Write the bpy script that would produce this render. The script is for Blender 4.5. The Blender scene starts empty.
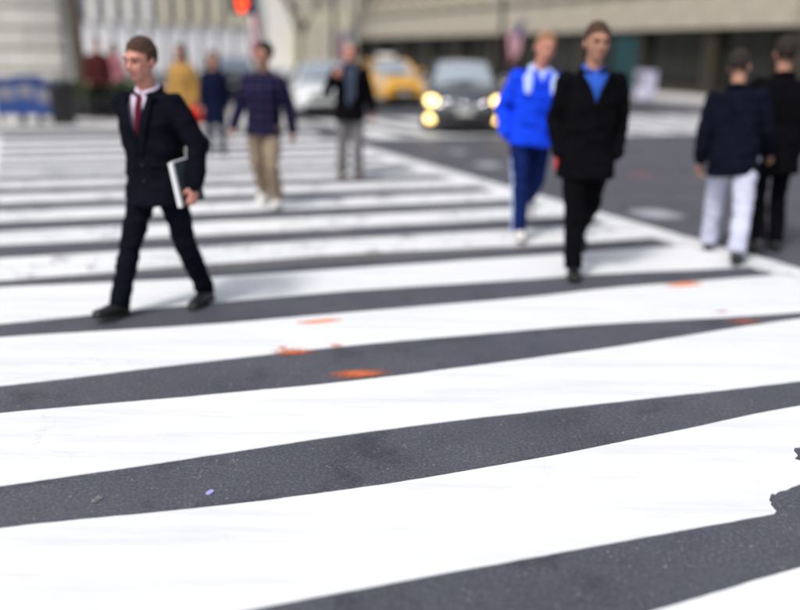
import bpy, bmesh, math, random
import numpy as np
from mathutils import Vector, Matrix, noise

random.seed(7)
SC = bpy.context.scene
COL = SC.collection
R = math.radians
Z3 = Vector((0, 0, 1))

# ------------------------------------------------------------------ camera, sky, sun, exposure
FPX, HCAM = 850.0, 1.6                       # focal length in photo pixels (800 wide), eye height
PITCH, ROLL = math.atan((305 - 55) / FPX), math.atan(0.0165)
F_ = Vector((0, math.cos(PITCH), -math.sin(PITCH)))
R0, U0 = Vector((1, 0, 0)), Vector((0, math.sin(PITCH), math.cos(PITCH)))
RR = R0 * math.cos(ROLL) + U0 * math.sin(ROLL)
UU = -R0 * math.sin(ROLL) + U0 * math.cos(ROLL)
cd = bpy.data.cameras.new('camera')
cd.sensor_width = 36.0
cd.lens = 36.0 * FPX / 800
cd.clip_start, cd.clip_end = 0.05, 2000
cd.dof.use_dof = True
cd.dof.focus_distance = 3.5
cd.dof.aperture_fstop = 0.56
cam = bpy.data.objects.new('camera', cd)
COL.objects.link(cam)
M = Matrix((RR, UU, -F_)).transposed().to_4x4()
M.translation = Vector((0, 0, HCAM))
cam.matrix_world = M
SC.camera = cam

W = bpy.data.worlds.new('World')
SC.world = W
W.use_nodes = True
nt = W.node_tree
nt.nodes.clear()
sky = nt.nodes.new('ShaderNodeTexSky')
sky.sky_type = 'NISHITA'
sky.sun_disc = False
SUN_EL, SUN_AZ = R(52), R(215)               # compass azimuth of the sun (0 = +Y, clockwise)
sky.sun_elevation = SUN_EL
sky.sun_rotation = SUN_AZ
sky.air_density, sky.dust_density, sky.ozone_density = 1.0, 3.0, 1.0
hs = nt.nodes.new('ShaderNodeHueSaturation')
hs.inputs['Saturation'].default_value = 0.6  # overcast: the cloud deck takes most of the blue away
bg = nt.nodes.new('ShaderNodeBackground')
bg.inputs['Strength'].default_value = 0.10
ow = nt.nodes.new('ShaderNodeOutputWorld')
nt.links.new(sky.outputs[0], hs.inputs['Color'])
nt.links.new(hs.outputs[0], bg.inputs['Color'])
nt.links.new(bg.outputs[0], ow.inputs['Surface'])

sl = bpy.data.lights.new('sun', 'SUN')
sl.energy, sl.angle, sl.color = 1.5, R(11), (1.0, 0.97, 0.93)
sun = bpy.data.objects.new('sun', sl)
COL.objects.link(sun)
sd = Vector((math.sin(SUN_AZ) * math.cos(SUN_EL), math.cos(SUN_AZ) * math.cos(SUN_EL), math.sin(SUN_EL)))
sun.rotation_euler = (-sd).to_track_quat('-Z', 'Y').to_euler()

SC.view_settings.view_transform = 'Standard'
SC.view_settings.look = 'None'
SC.view_settings.exposure = 0.76
SC.view_settings.gamma = 1
SC.cycles.use_denoising = True
SC.cycles.max_bounces = 6

# ------------------------------------------------------------------ pixel -> place helpers
def ray(x, y):
    return F_ + RR * ((x - 400) / FPX) - UU * ((y - 305) / FPX)

def gnd(x, y):
    d = ray(x, y)
    return Vector((0, 0, HCAM)) + d * (-HCAM / d.z)

AS = R(19.6)                                  # the stripes run along S, the crossing along B
S = Vector((math.cos(AS), math.sin(AS), 0))
N = Vector((-math.sin(AS), math.cos(AS), 0))
B = Vector((math.cos(R(113.8)), math.sin(R(113.8)), 0))

def on_n(x, n, z=0.0):
    """point at height z, in the upright plane n metres along N, seen in image column x near the horizon"""
    d = ray(x, 55)
    t = n / (d.x * N.x + d.y * N.y)
    return Vector((d.x * t, d.y * t, z))

def on_d(x, depth, z=0.0):
    d = ray(x, 55)
    t = depth / d.y
    return Vector((d.x * t, depth, z))

def sn(s, n, z=0.0):
    p = S * s + N * n
    return Vector((p.x, p.y, z))

# ------------------------------------------------------------------ materials
def new_mat(name):
    m = bpy.data.materials.new(name)
    m.use_nodes = True
    t = m.node_tree
    return m, t, t.nodes['Principled BSDF']

def nz(t, scale, detail=4, rough=0.55, coord='Object'):
    tc = t.nodes.new('ShaderNodeTexCoord')
    n = t.nodes.new('ShaderNodeTexNoise')
    n.inputs['Scale'].default_value = scale
    n.inputs['Detail'].default_value = detail
    n.inputs['Roughness'].default_value = rough
    t.links.new(tc.outputs[coord], n.inputs['Vector'])
    return n.outputs['Fac']

def ramp(t, fac, stops):
    r = t.nodes.new('ShaderNodeValToRGB')
    e = r.color_ramp.elements
    while len(e) < len(stops):
        e.new(0.5)
    for i, (p, c) in enumerate(stops):
        e[i].position = p
        e[i].color = (c[0], c[1], c[2], 1)
    t.links.new(fac, r.inputs['Fac'])
    return r.outputs['Color']

def bump(t, bsdf, fac, strength, dist):
    b = t.nodes.new('ShaderNodeBump')
    b.inputs['Strength'].default_value = strength
    b.inputs['Distance'].default_value = dist
    t.links.new(fac, b.inputs['Height'])
    t.links.new(b.outputs['Normal'], bsdf.inputs['Normal'])

def plain(name, c, rough=0.6, metal=0.0, var=0.25, scale=6.0, bmp=0.0, bscale=80, coat=0.0, ior=None, sheen=0.0):
    m, t, p = new_mat(name)
    a = tuple(max(0, x * (1 - var)) for x in c)
    b = tuple(min(1, x * (1 + var)) for x in c)
    t.links.new(ramp(t, nz(t, scale), [(0.3, a), (0.7, b)]), p.inputs['Base Color'])
    p.inputs['Roughness'].default_value = rough
    p.inputs['Metallic'].default_value = metal
    p.inputs['Coat Weight'].default_value = coat
    p.inputs['Coat Roughness'].default_value = 0.04
    p.inputs['Sheen Weight'].default_value = sheen
    if ior:
        p.inputs['IOR'].default_value = ior
    if bmp:
        bump(t, p, nz(t, bscale, 3), bmp, 0.01)
    return m

def fabric(name, c, var=0.3, bs=9.0):
    m, t, p = new_mat(name)
    a = tuple(x * (1 - var) for x in c)
    b = tuple(min(1, x * (1 + var)) for x in c)
    t.links.new(ramp(t, nz(t, 14, 5), [(0.3, a), (0.7, b)]), p.inputs['Base Color'])
    p.inputs['Roughness'].default_value = 0.92
    p.inputs['Specular IOR Level'].default_value = 0.06
    p.inputs['Sheen Weight'].default_value = 0.0
    bump(t, p, nz(t, bs, 3, 0.5), 0.35, 0.05)
    return m

def emit(name, c, s):
    m, t, p = new_mat(name)
    p.inputs['Base Color'].default_value = (c[0], c[1], c[2], 1)
    p.inputs['Emission Color'].default_value = (c[0], c[1], c[2], 1)
    p.inputs['Emission Strength'].default_value = s
    return m

def asphalt_mat():
    m, t, p = new_mat('asphalt')
    L = t.links
    fine = nz(t, 70, 8, 0.82)
    big = nz(t, 0.9, 8, 0.62)
    c1 = ramp(t, fine, [(0.30, (0.028, 0.029, 0.040)), (0.50, (0.068, 0.071, 0.089)), (0.72, (0.190, 0.192, 0.222))])
    c2 = ramp(t, big, [(0.25, (0.66, 0.66, 0.68)), (0.5, (1.0, 1.0, 1.0)), (0.75, (1.3, 1.29, 1.26))])
    mx = t.nodes.new('ShaderNodeMix')
    mx.data_type = 'RGBA'
    mx.blend_type = 'MULTIPLY'
    mx.inputs['Factor'].default_value = 1
    L.new(c1, mx.inputs['A'])
    L.new(c2, mx.inputs['B'])
    # pale stone chips in the surface
    tc = t.nodes.new('ShaderNodeTexCoord')
    v = t.nodes.new('ShaderNodeTexVoronoi')
    v.inputs['Scale'].default_value = 38
    L.new(tc.outputs['Object'], v.inputs['Vector'])
    chip = ramp(t, v.outputs['Distance'], [(0.15, (1, 1, 1)), (0.22, (0, 0, 0))])
    sel = ramp(t, nz(t, 16, 3), [(0.52, (0, 0, 0)), (0.60, (0.75, 0.75, 0.75))])
    mm = t.nodes.new('ShaderNodeMix')
    mm.data_type = 'RGBA'
    mm.blend_type = 'MULTIPLY'
    mm.inputs['Factor'].default_value = 1
    L.new(chip, mm.inputs['A'])
    L.new(sel, mm.inputs['B'])
    m2 = t.nodes.new('ShaderNodeMix')
    m2.data_type = 'RGBA'
    L.new(mm.outputs['Result'], m2.inputs['Factor'])
    L.new(mx.outputs['Result'], m2.inputs['A'])
    m2.inputs['B'].default_value = (0.27, 0.26, 0.25, 1)
    st_ = ramp(t, nz(t, 2.6, 7, 0.7), [(0.34, (0.62, 0.62, 0.64)), (0.46, (1, 1, 1))])
    m3 = t.nodes.new('ShaderNodeMix')
    m3.data_type = 'RGBA'
    m3.blend_type = 'MULTIPLY'
    m3.inputs['Factor'].default_value = 1
    L.new(m2.outputs['Result'], m3.inputs['A'])
    L.new(st_, m3.inputs['B'])
    L.new(m3.outputs['Result'], p.inputs['Base Color'])
    p.inputs['Roughness'].default_value = 0.62
    p.inputs['Specular IOR Level'].default_value = 0.45
    bump(t, p, fine, 0.55, 0.006)
    return m

def paint_mat(name, wear):
    """white road paint, chipped and cracked so that the asphalt shows through"""
    m, t, p = new_mat(name)
    L = t.links
    n1 = nz(t, 3.2, 8, 0.72)
    n2 = nz(t, 60, 4, 0.7)
    tcs = t.nodes.new('ShaderNodeTexCoord')
    mp = t.nodes.new('ShaderNodeMapping')
    mp.inputs['Rotation'].default_value = (0, 0, -AS)
    mp.inputs['Scale'].default_value = (0.5, 5.0, 1)     # grime drawn out along the wheels' path
    L.new(tcs.outputs['Object'], mp.inputs['Vector'])
    gn = t.nodes.new('ShaderNodeTexNoise')
    gn.inputs['Scale'].default_value = 1.6
    gn.inputs['Detail'].default_value = 9
    gn.inputs['Roughness'].default_value = 0.68
    L.new(mp.outputs[0], gn.inputs['Vector'])
    d_ = 0.08 + wear * 1.7
    base = ramp(t, gn.outputs['Fac'], [(0.30, (0.74 - d_, 0.755 - d_, 0.77 - d_)), (0.48, (0.72, 0.73, 0.74)), (0.7, (0.80, 0.80, 0.79))])
    ad = t.nodes.new('ShaderNodeMath')
    ad.operation = 'MULTIPLY_ADD'
    ad.inputs[1].default_value = 0.35
    L.new(n2, ad.inputs[0])
    L.new(n1, ad.inputs[2])
    k = 0.94 - wear
    mask = ramp(t, ad.outputs[0], [(k - 0.03, (0, 0, 0)), (k + 0.02, (1, 1, 1))])
    tc = t.nodes.new('ShaderNodeTexCoord')
    vo = t.nodes.new('ShaderNodeTexVoronoi')
    vo.feature = 'DISTANCE_TO_EDGE'
    vo.inputs['Scale'].default_value = 1.7
    wn = t.nodes.new('ShaderNodeTexNoise')
    wn.inputs['Scale'].default_value = 5
    vm = t.nodes.new('ShaderNodeVectorMath')
    vm.operation = 'MULTIPLY_ADD'
    vm.inputs[1].default_value = (0.25, 0.25, 0)
    L.new(tc.outputs['Object'], wn.inputs['Vector'])
    L.new(wn.outputs['Color'], vm.inputs[0])
    L.new(tc.outputs['Object'], vm.inputs[2])
    L.new(vm.outputs[0], vo.inputs['Vector'])
    crack = ramp(t, vo.outputs['Distance'], [(0.0, (0.3 + wear * 3,) * 3), (0.004 + wear * 0.03, (0, 0, 0))])
    gate = ramp(t, nz(t, 0.9, 2), [(0.55 - wear, (0, 0, 0)), (0.65 - wear, (1, 1, 1))])
    mu = t.nodes.new('ShaderNodeMix')
    mu.data_type = 'RGBA'
    mu.blend_type = 'MULTIPLY'
    mu.inputs['Factor'].default_value = 1
    L.new(crack, mu.inputs['A'])
    L.new(gate, mu.inputs['B'])
    mxm = t.nodes.new('ShaderNodeMix')
    mxm.data_type = 'RGBA'
    mxm.blend_type = 'LIGHTEN'
    mxm.inputs['Factor'].default_value = 1
    L.new(mask, mxm.inputs['A'])
    L.new(mu.outputs['Result'], mxm.inputs['B'])
    mx = t.nodes.new('ShaderNodeMix')
    mx.data_type = 'RGBA'
    L.new(mxm.outputs['Result'], mx.inputs['Factor'])
    L.new(base, mx.inputs['A'])
    mx.inputs['B'].default_value = (0.17, 0.17, 0.19, 1)
    L.new(mx.outputs['Result'], p.inputs['Base Color'])
    p.inputs['Roughness'].default_value = 0.6
    p.inputs['Specular IOR Level'].default_value = 0.3
    bump(t, p, n2, 0.3, 0.004)
    return m

def speckled_paint(name, c, hold, edge=0.30):
    """sprayed or scuffed paint that covers only part of the asphalt and thins out towards its rim"""
    m, t, p = new_mat(name)
    L = t.links
    tc = t.nodes.new('ShaderNodeTexCoord')
    vm = t.nodes.new('ShaderNodeVectorMath'); vm.operation = 'MULTIPLY_ADD'
    vm.inputs[1].default_value = (2, 2, 0); vm.inputs[2].default_value = (-1, -1, 0)
    ln = t.nodes.new('ShaderNodeVectorMath'); ln.operation = 'LENGTH'
    L.new(tc.outputs['Generated'], vm.inputs[0]); L.new(vm.outputs[0], ln.inputs[0])
    ma = t.nodes.new('ShaderNodeMath'); ma.operation = 'MULTIPLY_ADD'; ma.inputs[1].default_value = -edge
    L.new(ln.outputs['Value'], ma.inputs[0])
    L.new(nz(t, 85, 5, 0.75), ma.inputs[2])
    fac = ramp(t, ma.outputs[0], [(max(0, hold - edge * .45), (0, 0, 0)), (hold - edge * .45 + 0.14, (1, 1, 1))])
    tr = t.nodes.new('ShaderNodeBsdfTransparent')
    mx = t.nodes.new('ShaderNodeMixShader')
    p.inputs['Base Color'].default_value = (*c, 1)
    p.inputs['Roughness'].default_value = 0.75
    L.new(fac, mx.inputs['Fac'])
    L.new(tr.outputs[0], mx.inputs[1])
    L.new(p.outputs[0], mx.inputs[2])
    L.new(mx.outputs[0], t.nodes['Material Output'].inputs['Surface'])
    return m

def plaid_mat():
    m, t, p = new_mat('plaid_cloth')
    L = t.links
    tc = t.nodes.new('ShaderNodeTexCoord')
    sp = t.nodes.new('ShaderNodeSeparateXYZ')
    L.new(tc.outputs['Object'], sp.inputs[0])
    outs = []
    for ax, sc in (('X', 10), ('Z', 10)):
        mu = t.nodes.new('ShaderNodeMath'); mu.operation = 'MULTIPLY'; mu.inputs[1].default_value = sc
        fr = t.nodes.new('ShaderNodeMath'); fr.operation = 'FRACT'
        lt = t.nodes.new('ShaderNodeMath'); lt.operation = 'LESS_THAN'; lt.inputs[1].default_value = 0.22
        L.new(sp.outputs[ax], mu.inputs[0]); L.new(mu.outputs[0], fr.inputs[0]); L.new(fr.outputs[0], lt.inputs[0])
        outs.append(lt.outputs[0])
    ad = t.nodes.new('ShaderNodeMath'); ad.operation = 'ADD'
    L.new(outs[0], ad.inputs[0]); L.new(outs[1], ad.inputs[1])
    hf = t.nodes.new('ShaderNodeMath'); hf.operation = 'MULTIPLY'; hf.inputs[1].default_value = 0.5
    L.new(ad.outputs[0], hf.inputs[0])
    L.new(ramp(t, hf.outputs[0], [(0.0, (0.0035, 0.005, 0.018)), (0.5, (0.022, 0.024, 0.065)), (1.0, (0.12, 0.03, 0.06))]), p.inputs['Base Color'])
    p.inputs['Roughness'].default_value = 0.92
    p.inputs['Specular IOR Level'].default_value = 0.06
    bump(t, p, nz(t, 9, 3), 0.35, 0.05)
    return m

MAT = {}
MAT['asphalt'] = asphalt_mat()
MAT['paint'] = paint_mat('road_paint', 0.02)
MAT['paint_worn'] = paint_mat('road_paint_worn', 0.16)
MAT['scuff'] = speckled_paint('scuffed_old_paint', (0.20, 0.195, 0.19), 0.42, 0.0)
MAT['faded'] = speckled_paint('faded_white_paint', (0.42, 0.43, 0.47), 0.40, 0.12)
MAT['orange'] = speckled_paint('orange_spray', (0.58, 0.15, 0.055), 0.45)
MAT['orange_solid'] = speckled_paint('orange_spray_dense', (0.78, 0.22, 0.06), 0.32)
MAT['red_spray'] = speckled_paint('red_spray', (0.40, 0.11, 0.08), 0.50)
MAT['concrete'] = plain('pavement_concrete', (0.52, 0.51, 0.50), 0.85, var=0.12, scale=3, bmp=0.3)
MAT['kerb'] = plain('kerb_granite', (0.30, 0.30, 0.31), 0.8, var=0.2, scale=20)
MAT['beige'] = plain('beige_limestone', (0.52, 0.50, 0.45), 0.85, var=0.12, scale=2.5, bmp=0.3, bscale=30)
MAT['beige2'] = plain('pale_limestone', (0.58, 0.56, 0.51), 0.85, var=0.10, scale=2.5, bmp=0.3, bscale=30)
MAT['band'] = plain('weathered_tan_stone', (0.40, 0.36, 0.29), 0.85, var=0.14, scale=1.4, bmp=0.3, bscale=20)
MAT['joint'] = plain('joint_mortar', (0.44, 0.42, 0.37), 0.9, var=0.15)
MAT['tan'] = plain('tan_stone', (0.36, 0.315, 0.24), 0.85, var=0.14, scale=1.2, bmp=0.3, bscale=20)
MAT['pier_white'] = plain('white_stone', (0.80, 0.79, 0.75), 0.8, var=0.08, scale=1.0)
MAT['pier_cream'] = plain('cream_stone', (0.68, 0.63, 0.48), 0.8, var=0.08, scale=1.0)
MAT['grey_glass'] = plain('grey_window_glass', (0.24, 0.24, 0.28), 0.08, var=0.2, scale=0.8, ior=1.9)
MAT['dark_glass'] = plain('dark_shop_glass', (0.012, 0.013, 0.012), 0.12, var=0.4, scale=0.6)
MAT['bronze'] = plain('bronze_frame', (0.045, 0.037, 0.026), 0.5, 0.3, var=0.2)
MAT['white_panel'] = plain('white_lobby_panel', (0.82, 0.82, 0.84), 0.35, var=0.06)
MAT['black_metal'] = plain('black_metal', (0.016, 0.016, 0.018), 0.45, 0.3, var=0.2)
MAT['steel'] = plain('grey_steel', (0.20, 0.20, 0.21), 0.45, 0.6, var=0.15)
MAT['chrome'] = plain('chrome', (0.75, 0.75, 0.77), 0.12, 1.0, var=0.04)
MAT['bark'] = plain('bark', (0.075, 0.058, 0.042), 0.95, var=0.35, scale=18, bmp=0.8, bscale=25)
MAT['leaf'] = plain('leaf', (0.085, 0.10, 0.025), 0.7, var=0.45, scale=1.5)
MAT['leaf_dark'] = plain('leaf_dark', (0.035, 0.060, 0.016), 0.7, var=0.45, scale=3)
MAT['rubber'] = plain('tyre_rubber', (0.014, 0.014, 0.015), 0.85, var=0.2)
MAT['windscreen'] = plain('windscreen_glass', (0.60, 0.66, 0.68), 0.05, var=0.1, ior=4.2, metal=0.45)  # pale half-metal base puts the sky's reflection into the glass colour
MAT['interior'] = plain('car_interior', (0.03, 0.03, 0.032), 0.8)
MAT['skin'] = plain('skin', (0.50, 0.27, 0.19), 0.55, var=0.12, scale=18)
MAT['skin_ruddy'] = plain('skin_ruddy', (0.52, 0.23, 0.165), 0.55, var=0.12, scale=18)
MAT['skin_tan'] = plain('skin_tan', (0.36, 0.18, 0.115), 0.55, var=0.12, scale=18)
MAT['eye'] = plain('eye', (0.03, 0.02, 0.018), 0.2)
MAT['lip'] = plain('lips', (0.33, 0.10, 0.085), 0.5)
MAT['hair_dark'] = plain('hair_dark', (0.018, 0.012, 0.009), 0.9, var=0.4, scale=40, bmp=0.8, bscale=120)
MAT['hair_brown'] = plain('hair_brown', (0.055, 0.026, 0.015), 0.9, var=0.4, scale=40, bmp=0.8, bscale=120)
MAT['hair_grey'] = plain('hair_grey', (0.23, 0.20, 0.17), 0.9, var=0.3, scale=40, bmp=0.8, bscale=120)
MAT['hair_sandy'] = plain('hair_sandy', (0.27, 0.15, 0.08), 0.9, var=0.3, scale=40, bmp=0.8, bscale=120)
MAT['suit'] = fabric('suit_cloth', (0.004, 0.0046, 0.009))
MAT['black_cloth'] = fabric('black_cloth', (0.0028, 0.0028, 0.004))
MAT['navy'] = fabric('navy_cloth', (0.005, 0.008, 0.026))
MAT['black_navy'] = fabric('black_navy_cloth', (0.004, 0.005, 0.012))
MAT['track_navy'] = fabric('track_navy', (0.006, 0.016, 0.085))
MAT['blue'] = fabric('bright_blue_shell', (0.008, 0.055, 0.72), var=0.22)
MAT['pale_blue'] = fabric('pale_blue_panel', (0.42, 0.52, 0.80), var=0.08)
MAT['royal'] = fabric('royal_blue_shirt', (0.03, 0.095, 0.45), var=0.15)
MAT['shirt'] = fabric('pale_lilac_shirt', (0.60, 0.52, 0.64), var=0.05)
MAT['tie'] = fabric('burgundy_tie', (0.10, 0.008, 0.020), var=0.2)
MAT['khaki'] = fabric('khaki_cotton', (0.27, 0.21, 0.15), var=0.12)
MAT['grey_trouser'] = fabric('grey_trouser', (0.17, 0.16, 0.16), var=0.2)
MAT['pale_trouser'] = fabric('pale_denim', (0.50, 0.52, 0.64), var=0.1)
MAT['tan_coat'] = fabric('ochre_wool', (0.36, 0.205, 0.06), var=0.15)
MAT['pink'] = fabric('pink_wool', (0.62, 0.24, 0.27), var=0.15)
MAT['maroon'] = fabric('maroon_wool', (0.07, 0.018, 0.018), var=0.2)
MAT['red_bag'] = fabric('red_bag_cloth', (0.70, 0.03, 0.02), var=0.1)
MAT['scarf'] = fabric('slate_scarf', (0.055, 0.07, 0.105), var=0.35)
MAT['plaid'] = plaid_mat()
MAT['leather'] = plain('black_leather', (0.010, 0.010, 0.011), 0.32, var=0.3, scale=20)
MAT['brown_leather'] = plain('brown_leather', (0.10, 0.042, 0.022), 0.45, var=0.3, scale=20)
MAT['trainer'] = plain('white_trainer', (0.70, 0.68, 0.64), 0.6, var=0.1, scale=20)
MAT['sole_dark'] = plain('sole_dark', (0.02, 0.018, 0.016), 0.8)
MAT['paper'] = plain('white_paper', (0.78, 0.78, 0.80), 0.7, var=0.04)
MAT['folder'] = plain('charcoal_folder', (0.022, 0.026, 0.038), 0.35, var=0.2)
MAT['blue_box'] = plain('blue_enamel', (0.010, 0.055, 0.24), 0.35, var=0.15, coat=0.4)
MAT['teal'] = plain('teal_poster', (0.014, 0.055, 0.06), 0.4, var=0.35, scale=2.0)
MAT['lilac_box'] = plain('lilac_white_enamel', (0.62, 0.60, 0.74), 0.35, var=0.08)
MAT['flag_red'] = fabric('flag_red', (0.40, 0.03, 0.05))
MAT['flag_white'] = fabric('flag_white', (0.66, 0.62, 0.68), var=0.06)
MAT['flag_blue'] = fabric('flag_blue', (0.02, 0.035, 0.16))
MAT['hand_red'] = emit('signal_orange_red', (1.0, 0.055, 0.012), 1.7)
MAT['lamp_on'] = emit('headlight_on', (1.0, 0.66, 0.22), 3.2)
MAT['lamp_off'] = plain('headlight_glass', (0.55, 0.56, 0.58), 0.08, var=0.1, ior=1.8)
MAT['plate'] = plain('number_plate', (0.55, 0.55, 0.50), 0.5, var=0.08)
MAT['car_black'] = plain('car_black', (0.006, 0.007, 0.009), 0.18, var=0.1, coat=1.0, ior=2.3)
MAT['car_yellow'] = plain('car_taxi_yellow', (0.80, 0.40, 0.015), 0.3, var=0.04, coat=0.9)
MAT['car_white'] = plain('car_white', (0.72, 0.74, 0.74), 0.3, var=0.03, coat=0.9)
MAT['car_navy'] = plain('car_navy', (0.008, 0.014, 0.045), 0.25, var=0.1, coat=1.0)
MAT['violet_spot'] = plain('pale_violet_spot', (0.34, 0.34, 0.62), 0.6, var=0.1)

# ------------------------------------------------------------------ mesh helpers
class MB:
    def __init__(s):
        s.v, s.f, s.mi = [], [], []

    def add(s, vs, fs, mi=0):
        o = len(s.v)
        s.v += [tuple(v) for v in vs]
        s.f += [tuple(i + o for i in f) for f in fs]
        s.mi += [mi] * len(fs)
        return s

    def box(s, a, b, mi=0):
        x0, y0, z0 = a
        x1, y1, z1 = b
        vs = [(x0, y0, z0), (x1, y0, z0), (x1, y1, z0), (x0, y1, z0), (x0, y0, z1), (x1, y0, z1), (x1, y1, z1), (x0, y1, z1)]
        return s.add(vs, [(3, 2, 1, 0), (4, 5, 6, 7), (0, 1, 5, 4), (1, 2, 6, 5), (2, 3, 7, 6), (3, 0, 4, 7)], mi)

    def prism(s, pts, z0, z1, mi=0):
        n = len(pts)
        vs = [(p[0], p[1], z0) for p in pts] + [(p[0], p[1], z1) for p in pts]
        fs = [tuple(range(n - 1, -1, -1)), tuple(range(n, 2 * n))]
        fs += [(i, (i + 1) % n, n + (i + 1) % n, n + i) for i in range(n)]
        return s.add(vs, fs, mi)

    def rings(s, rings, mi=0, cap=True, close=True):
        n = len(rings[0])
        vs = [p for r in rings for p in r]
        fs = []
        for i in range(len(rings) - 1):
            for j in range(n if close else n - 1):
                k = (j + 1) % n
                fs.append((i * n + j, i * n + k, (i + 1) * n + k, (i + 1) * n + j))
        if cap:
            fs.append(tuple(range(n - 1, -1, -1)))
            fs.append(tuple((len(rings) - 1) * n + j for j in range(n)))
        return s.add(vs, fs, mi)

    def tube(s, pts, rad, seg=12, ratio=1.0, ref=None, mi=0, rounded=True):
        """swept tube; rad per point; ratio squashes the second axis; ends rounded"""
        pts = [Vector(p) for p in pts]
        rad = list(rad) if hasattr(rad, '__len__') else [rad] * len(pts)
        if rounded:
            d0 = (pts[0] - pts[1]).normalized()
            d1 = (pts[-1] - pts[-2]).normalized()
            a = [(pts[0] + d0 * rad[0] * c, rad[0] * q) for c, q in ((0.92, 0.39), (0.6, 0.8))]
            b = [(pts[-1] + d1 * rad[-1] * c, rad[-1] * q) for c, q in ((0.6, 0.8), (0.92, 0.39))]
            pts2 = [x[0] for x in a] + pts + [x[0] for x in b]
            rad2 = [x[1] for x in a] + rad + [x[1] for x in b]
        else:
            pts2, rad2 = pts, rad
        rg = []
        u = None
        for i, p in enumerate(pts2):
            tg = (pts2[min(i + 1, len(pts2) - 1)] - pts2[max(i - 1, 0)]).normalized()
            if u is None:
                rf = Vector(ref) if ref is not None else (Vector((1, 0, 0)) if abs(tg.x) < 0.8 else Vector((0, 1, 0)))
                u = (rf - tg * rf.dot(tg)).normalized()
            else:
                u = (u - tg * u.dot(tg)).normalized()
            w = tg.cross(u)
            rg.append([p + u * (rad2[i] * math.cos(t)) + w * (rad2[i] * ratio * math.sin(t)) for t in (2 * math.pi * k / seg for k in range(seg))])
        return s.rings(rg, mi)

    def ell(s, c, r, seg=16, rg=10, rot=None, mi=0):
        c = Vector(c)
        out = []
        for i in range(1, rg):
            ph = math.pi * i / rg
            ring = []
            for k in range(seg):
                t = 2 * math.pi * k / seg
                v = Vector((r[0] * math.sin(ph) * math.cos(t), r[1] * math.sin(ph) * math.sin(t), -r[2] * math.cos(ph)))
                if rot:
                    v = rot @ v
                ring.append(c + v)
            out.append(ring)
        return s.rings(out, mi)

    def mesh(s, name):
        me = bpy.data.meshes.new(name)
        me.from_pydata(s.v, [], s.f)
        me.update()
        return me

def smooth(me, on=True):
    me.polygons.foreach_set('use_smooth', [on] * len(me.polygons))

def obj(name, me, mats, parent=None, sm=False, mi=None):
    if isinstance(me, MB):
        mb = me
        me = mb.mesh(name)
        if any(mb.mi):
            me.polygons.foreach_set('material_index', mb.mi)
    o = bpy.data.objects.new(name, me)
    COL.objects.link(o)
    if not me.materials:
        for m in (mats if isinstance(mats, (list, tuple)) else [mats]):
            me.materials.append(MAT[m])
    if parent:
        o.parent = parent
    smooth(me, sm)
    return o

def tag(o, label=None, cat=None, group=None, kind=None):
    if label: o['label'] = label
    if cat: o['category'] = cat
    if group: o['group'] = group
    if kind: o['kind'] = kind
    return o

def thing(name, label, cat, loc=(0, 0, 0), rz=0.0, group=None):
    o = bpy.data.objects.new(name, None)
    o.empty_display_size = 0.2
    COL.objects.link(o)
    o.location = loc
    o.rotation_euler = (0, 0, rz)
    return tag(o, label, cat, group)

WORK = bpy.data.scenes.new('workshop')        # modifiers are evaluated here, apart from the big scene
def evaluated(me, mods):
    o = bpy.data.objects.new('tmp', me)
    WORK.collection.objects.link(o)
    for ty, kw in mods:
        m = o.modifiers.new(ty, ty)
        for k, v in kw.items():
            setattr(m, k, v)
    vl = WORK.view_layers[0]
    vl.update()
    me2 = bpy.data.meshes.new_from_object(o.evaluated_get(vl.depsgraph))
    bpy.data.objects.remove(o)
    return me2

def remesh(mb, voxel, it=4, fac=0.5):
    return evaluated(mb.mesh('tmp'), [('REMESH', dict(mode='VOXEL', voxel_size=voxel)), ('SMOOTH', dict(iterations=it, factor=fac))])

def bevel(mb, w, seg=2):
    return evaluated(mb.mesh('tmp'), [('BEVEL', dict(width=w, segments=seg, limit_method='ANGLE'))])

def wrinkle(me, amp, freq, seed, stretch=(1, 1, 1.6), ridged=False):
    """cloth folds: push every vertex along its normal by smooth noise"""
    nv = len(me.vertices)
    co, no = np.empty(nv * 3, 'f'), np.empty(nv * 3, 'f')
    me.vertices.foreach_get('co', co)
    me.vertex_normals.foreach_get('vector', no)
    co, no = co.reshape(-1, 3), no.reshape(-1, 3)
    q = co * np.array(stretch, 'f') * freq + np.array((seed * 3.1, seed * 1.7, seed * 0.9), 'f')
    nf = noise.noise
    a = np.array([(nf(p) + 0.4 * nf((p[0] * 2.1, p[1] * 2.1, p[2] * 2.1))) if not ridged else (1.2 * (0.35 - abs(nf(p))) + 0.5 * (0.3 - abs(nf((p[0] * 1.9 + 5, p[1] * 1.9, p[2] * 1.9))))) for p in q.tolist()], 'f')
    me.vertices.foreach_set('co', (co + no * (amp * a)[:, None]).ravel())
    me.update()

def drop(me, test):
    """delete the faces whose centre and normal pass the test"""
    bm = bmesh.new()
    bm.from_mesh(me)
    kill = [f for f in bm.faces if test(f.calc_center_median(), f.normal)]
    bmesh.ops.delete(bm, geom=kill, context='FACES')
    bm.to_mesh(me)
    bm.free()

# ------------------------------------------------------------------ road, crossings, pavements
mb = MB()
mb.add([(-260, -60, 0), (260, -60, 0), (260, 420, 0), (-260, 420, 0)], [(0, 1, 2, 3)])
road = tag(obj('road', mb, 'asphalt'), 'dark grey asphalt roadway across the junction', 'road', kind='structure')

def border_x(side, y):
    return (3.21 - 0.441 * (y - 6.65)) if side > 0 else (-6.5 - 0.441 * (y - 13.0))

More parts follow.
